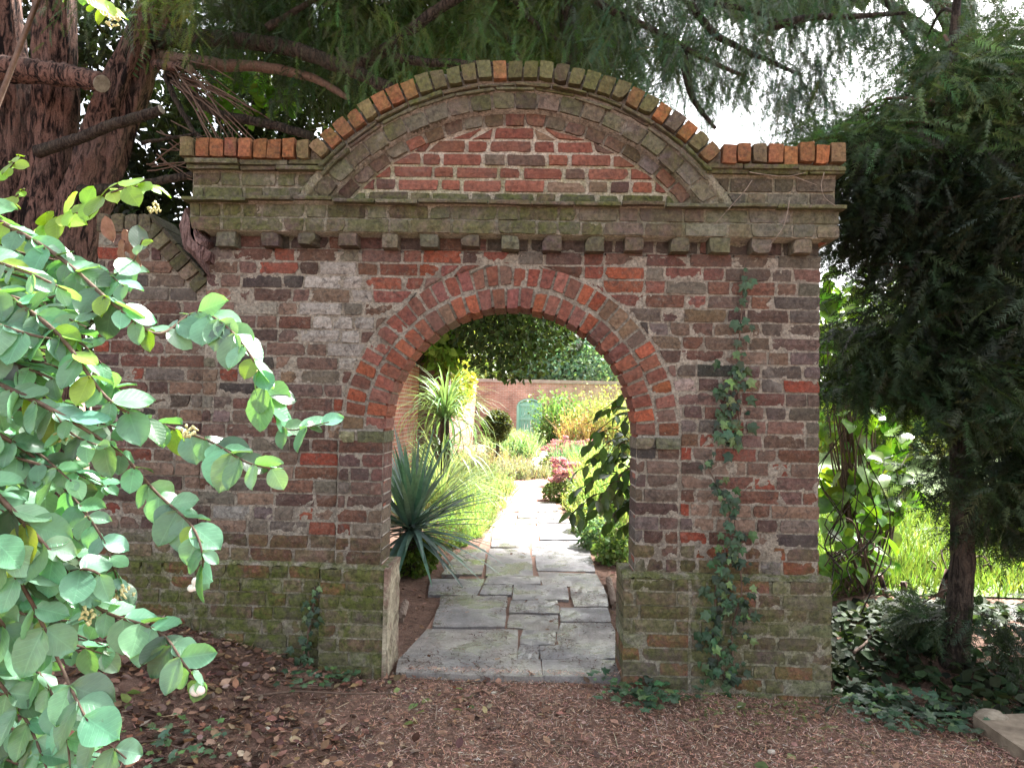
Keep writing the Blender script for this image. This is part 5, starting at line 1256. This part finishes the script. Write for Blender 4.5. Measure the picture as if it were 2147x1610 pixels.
# twisted edging tiles of the border
for lab, p0, p1 in (('rope-edged terracotta border tile standing beside the dark jamb', (1287, 1262), (1276, 1212)), ('rope-edged border tile half buried by litter behind the rendered plinth', (842, 1290), (850, 1262))):
    A, B = at(*p0, Z=.05), at(*p1, Z=.05); t = thing('edging_tile', lab, 'edging tile', tuple(A)); mb = MB(); d = B-A; L = np.linalg.norm(d); sd = np.array([d[1], -d[0], 0])/L
    for k in range(2):
        P = [A+d*s+(sd*math.cos(s*L*60+k*math.pi)+np.array([0, 0, math.sin(s*L*60+k*math.pi)]))*.012+np.array([0, 0, -.004])-A for s in np.linspace(0, 1, 40)]; mb.tube(P, .016, 6)
    mb.add([p-A+np.array([0, 0, z]) for z in (-.10, .005) for p in (A-sd*.012, A+sd*.012, B+sd*.012, B-sd*.012)], [(3,2,1,0),(4,5,6,7),(0,1,5,4),(1,2,6,5),(2,3,7,6),(3,0,4,7)])
    mb.build('tile_body', simple('grey_terracotta', (.15, .11, .085), (.27, .21, .17), 20), t)
# shaded ground cover of the bank
x = 1.68+2.4*g.random(4200); y = -.25+1.5*g.random(4200); T = np.stack([x, y, ground_h(x, y)], 1)
hump = .16*np.exp(-((x-2.3)/.9)**2-((y-.6)/.6)**2)*(.3+fbm(np.stack([x*3, y*3, x*0], -1), 3)); T[:, 2] += hump*g.random(len(x))+.01
keep = fbm(np.stack([x*2.5+4, y*2.5, x*0], -1), 3) > .40; T = T[keep]; n = len(T)
o = scatter('bank_ground_cover', LEAF_V*np.array([1.2, 1, 1]), LEAF_F, frames(rand_dirs(n, g)*np.array([1, 1, .3]), np.array([0, -.3, 1.0])+.45*g.normal(size=(n, 3))), T, .07*(.6+.8*g.random(n)), colours(n, (.035, .055, .026), .35, .12, g), M['leaf']); tag(o, 'dark low ground cover on the shaded bank under the conifers', 'ground cover', kind='stuff')

# ------------------------------------------------------------------ foreground snowberry
def snow_material(name, joined):
    k = NT(name); col = k.attr('Col').outputs['Color'] if joined else k.n('ShaderNodeObjectInfo').outputs['Color']
    sp = k.n('ShaderNodeSeparateXYZ'); k.l(k.attr('leafco').outputs['Vector'], sp.inputs[0])
    ax = k.math('ABSOLUTE', sp.outputs[0], 0.0)
    rib = k.ramp(ax, .0004, .0013, 1, 0)
    vein = k.n('ShaderNodeMath', operation='SINE'); k.l(k.math('MULTIPLY', k.math('SUBTRACT', sp.outputs[1], k.math('MULTIPLY', ax, .8)), 780.0), vein.inputs[0])
    vf = k.ramp(vein.outputs[0], .86, 1.0, 0, .30)
    n = k.noise(26, 5, .6); blot = k.noise(60, 4, .6)
    c = k.scale_col(col, k.ramp(n, .3, .7, .78, 1.22))
    c = k.mix(k.math('MAXIMUM', k.math('MULTIPLY', rib, .45), vf), c, k.scale_col(col, 1.45))
    c = k.mix(k.ramp(blot, .68, .74, 0, .5), c, (.10, .09, .04))
    d = k.pbr(c, .34, k.bump(k.math('ADD', n, k.math('MULTIPLY', vf, -.8)), .4, .003), .6)
    t_ = k.n('ShaderNodeBsdfTranslucent'); tcn = k.n('ShaderNodeVectorMath', operation='MULTIPLY'); k.l(c, tcn.inputs[0]); tcn.inputs[1].default_value = (1.5, 1.5, .35); k.l(tcn.outputs[0], t_.inputs['Color'])
    m = k.n('ShaderNodeMixShader'); m.inputs[0].default_value = .30; k.l(d, m.inputs[1]); k.l(t_.outputs[0], m.inputs[2]); return k.done(m.outputs[0])
M['snow'] = snow_material('snowberry_leaf', False); M['snow_mass'] = snow_material('snowberry_leaf_mass', True)
SROOT = np.array([-1.35, -2.75, gz_at(-1.35, -2.75)])
snow = thing('snowberry_bush', 'snowberry shrub with round pale green leaves arching in close to the viewer', 'shrub', tuple(SROOT))
SL = [leaf_mesh('snowberry_leaf', .060, .050-.004*(i % 3), .10+.10*(i % 3), .10+.09*(i % 4), .48-.03*(i % 2), 6, 9, .02*(i % 2), .62, seed=30+i) for i in range(7)]
for me in SL:
    co = np.empty(len(me.vertices)*3, np.float32); me.vertices.foreach_get('co', co)
    me.attributes.new('leafco', 'FLOAT_VECTOR', 'POINT').data.foreach_set('vector', co)
LEAVES = []
g = np.random.default_rng(23)
TW = [(1.35, [(-90, 540), (60, 490), (180, 430), (260, 395), (330, 390)], 1.0), (1.22, [(-80, 420), (110, 530), (240, 640), (330, 700), (410, 655), (480, 690), (540, 770), (562, 840), (600, 900), (690, 885)], 1.1),
      (1.15, [(-80, 560), (110, 690), (230, 840), (340, 890), (440, 925), (520, 970), (590, 985)], 1.05), (1.12, [(-60, 780), (110, 860), (250, 950), (330, 1035), (400, 1100), (425, 1165), (420, 1215)], 1.0),
      (1.05, [(-60, 980), (100, 1150), (200, 1270), (330, 1322), (385, 1390), (415, 1430)], 1.05), (1.0, [(-50, 1080), (60, 1250), (130, 1400), (190, 1520), (265, 1590)], 1.2), (1.02, [(-60, 1230), (60, 1380), (130, 1500), (150, 1630)], 1.1),
      (1.42, [(-80, 400), (10, 360), (40, 325)], .6), (1.42, [(-80, 450), (20, 420), (50, 395)], .6), (1.3, [(110, -80), (165, -20), (215, 10), (245, 35)], .75), (1.25, [(-80, 640), (80, 630), (200, 590), (270, 560), (300, 500)], .95),
      (1.12, [(-60, 880), (60, 950), (150, 1040), (215, 1130), (250, 1230)], 1.05), (1.1, [(-60, 690), (60, 790), (140, 900), (220, 940)], 1.1), (1.0, [(-60, 1360), (50, 1500), (110, 1640)], 1.2), (1.08, [(-60, 1160), (100, 1200), (190, 1195), (245, 1240)], 1.0),
      (1.18, [(-60, 600), (60, 660), (170, 720), (235, 790)], 1.1), (1.2, [(-60, 740), (80, 760), (200, 800), (300, 830)], 1.0), (1.16, [(-60, 850), (50, 860), (180, 880), (260, 900)], 1.1), (1.25, [(-60, 500), (80, 540), (200, 560), (260, 600)], 1.0)]
NMAIN = len(TW)
snow2 = thing('snowberry_bush', 'denser snowberry growth behind the arching twigs at the very edge of view', 'shrub', tuple(SROOT+np.array([-.12, .1, 0]))); OFF2 = np.array([.12, -.1, 0])
for i in range(60):
    y0 = 560+1060*g.random(); x1 = 40+190*g.random(); TW.append((1.12+.38*g.random(), [(-90, y0-60), (x1*.4, y0-10), (x1, y0+60*g.random())], 1.05))
TW = [(d, [(x, y) for x, y in p], s) for d, p, s in TW]
nl_ = 0
for k, (d, pts, sc) in enumerate(TW):
    P = smooth_path([at(x, y, Y=-4+d*(1+.04*math.sin(i*1.7+k))) for i, (x, y) in enumerate(pts)], 60)-SROOT
    seg = np.linalg.norm(np.diff(P, axis=0), axis=1); cum = np.concatenate([[0], np.cumsum(seg)])
    low = np.array([.02*g.normal(), .02*g.normal(), 0]); first = P[0]
    full = np.vstack([smooth_path([low, first*.45+np.array([-.05, 0, .22]), first], 8)[:-1], P])
    mb = MB(); mb.tube(full, [.006, .0028, .0022, .0011], 5); host = snow if k < NMAIN else snow2; off = np.zeros(3) if k < NMAIN else OFF2
    so = mb.build('stem', M['twig'], host, smooth=True); so.location = tuple(off)
    s = .03*g.random(); yel = k in (0, 7, 8, 9)
    step = .029 if k < 19 else .036
    while s < cum[-1]+.001:
        i = min(58, int(np.searchsorted(cum, s))); p = P[i]; dd = P[min(59, i+1)]-P[max(0, i-1)]; dd /= np.linalg.norm(dd)+1e-9
        sd = np.cross(dd, (.0, -.75, .65)); sd /= np.linalg.norm(sd)+1e-9
        for sg in (-1, 1):
            if g.random() < .10 : continue
            end = cum[-1]-s < .02
            dr = dd*(.35+.5*end)+sd*sg*(.75-.35*end)+np.array([0, -.10, -.42])+.22*g.normal(size=3)
            nn = np.array([.25*g.normal(), -.55+.35*g.normal(), .75+.25*g.normal()])
            li_ = int(g.integers(7))
            z = (p+SROOT)[2]
            base = (.21, .36, .05) if (yel or g.random() < (.13 if z > 1.4 else .03)) else ((.070, .13, .075) if g.random() < .10 else (.165, .345, .215))  # yellow-green colour stands for backlit leaves, more of them higher up
            lc_ = rc(base, .18, .08)
            fade = .62+.38*min(1, (cum[-1]-s)/.10)
            LEAVES.append((host, li_, p+off, dr, nn, sc*fade*(.50+.52*g.random()), lc_)); nl_ += 1
        s += step*(.8+.4*g.random())*(.7+.3*sc)
def shows(e):
    q = CM @ (np.array(e[2])+np.array(e[0].location)-CC); x, y = PW/2+FPX*q[0]/q[2], PH/2-FPX*q[1]/q[2]
    return e[5]/q[2]*(1.0 if -20 < x < PW and -20 < y < PH+20 else .05)
for host in (snow, snow2):
    es = sorted((e for e in LEAVES if e[0] is host), key=shows, reverse=True)
    for e in es[:300]:
        o = link('leaf', SL[e[1]], M['snow'], host); o.color = e[6]; place(o, e[2], e[3], e[4], e[5])
    Vs, Fs, Cs, Ls, b = [], [], [], [], 0
    for e in es[300:]:
        me = SL[e[1]]; co = np.array([v.co for v in me.vertices]); Rm = frames(np.array([e[3]], float), np.array([e[4]], float))[0]
        Vs.append((Rm @ (co*e[5]).T).T+np.array(e[2])); Fs.append(np.array([list(p.vertices) for p in me.polygons])+b); Cs.append(np.tile(e[6], (len(co), 1))); Ls.append(co); b += len(co)
    if Vs:
        me = np_mesh('leaf_mass', np.concatenate(Vs), np.concatenate(Fs), np.concatenate(Cs), True)
        me.attributes.new('leafco', 'FLOAT_VECTOR', 'POINT').data.foreach_set('vector', np.concatenate(Ls).astype(np.float32).ravel())
        tag(link('leaf_mass', me, M['snow_mass'], host), kind='stuff')
def berries(px, py, d, n, r, sc=.011):
    for i in range(n):
        c = at(px, py, Y=-4+d)-SROOT+np.array([r*g.normal(), r*.6*g.normal(), r*.6*g.normal()])
        V = []; nu, nv = 10, 7; s = sc*(.85+.3*g.random())
        for j in range(nv+1):
            for q in range(nu):
                th, ph = 2*math.pi*q/nu, math.pi*j/nv; V.append(c+s*np.array([math.sin(ph)*math.cos(th), math.sin(ph)*math.sin(th), math.cos(ph)*.95]))
        F = [(j*nu+q, j*nu+(q+1) % nu, (j+1)*nu+(q+1) % nu, (j+1)*nu+q) for j in range(nv) for q in range(nu)]
        link('berry', py_mesh('berry', V, F, smooth=True), M['berry'], snow)
berries(418, 1228, 1.12, 3, .006, .0062); berries(418, 1441, 1.05, 2, .003, .0085)
bud = simple('pale_yellow_bud', (.50, .47, .20), (.66, .62, .34), 60, .6)
for (px, py, d) in ((130, 910, 1.12), (258, 1240, 1.08), (240, 40, 1.28), (545, 783, 1.22), (395, 905, 1.14), (185, 1290, 1.05), (325, 435, 1.34)):
    mb = MB(); c = at(px, py, Y=-4+d)-SROOT
    for i in range(16): 
        p = c+.006*g.normal(size=3); mb.tube([p, p+np.array([.004*g.normal(), .004*g.normal(), -.005])], [.0026, .0012], 5)
    mb.build('flower_bud', bud, snow, smooth=True)
DLF = leaf_mesh('withered_leaf', .05, .03, .5, .5, .5, 4, 7, .12, .7, seed=4); wm = simple('withered_brown', (.20, .10, .07), (.40, .24, .18), 60, .8)
for (px, py) in ((268, 498), (225, 470), (262, 520), (285, 525)):
    o = link('withered_leaf', DLF, wm, snow); place(o, at(px, py-15, Y=-2.72)-SROOT, (.2*g.normal(), 0, -1), (.5*g.normal(), -1, .2), .8+.3*g.random())
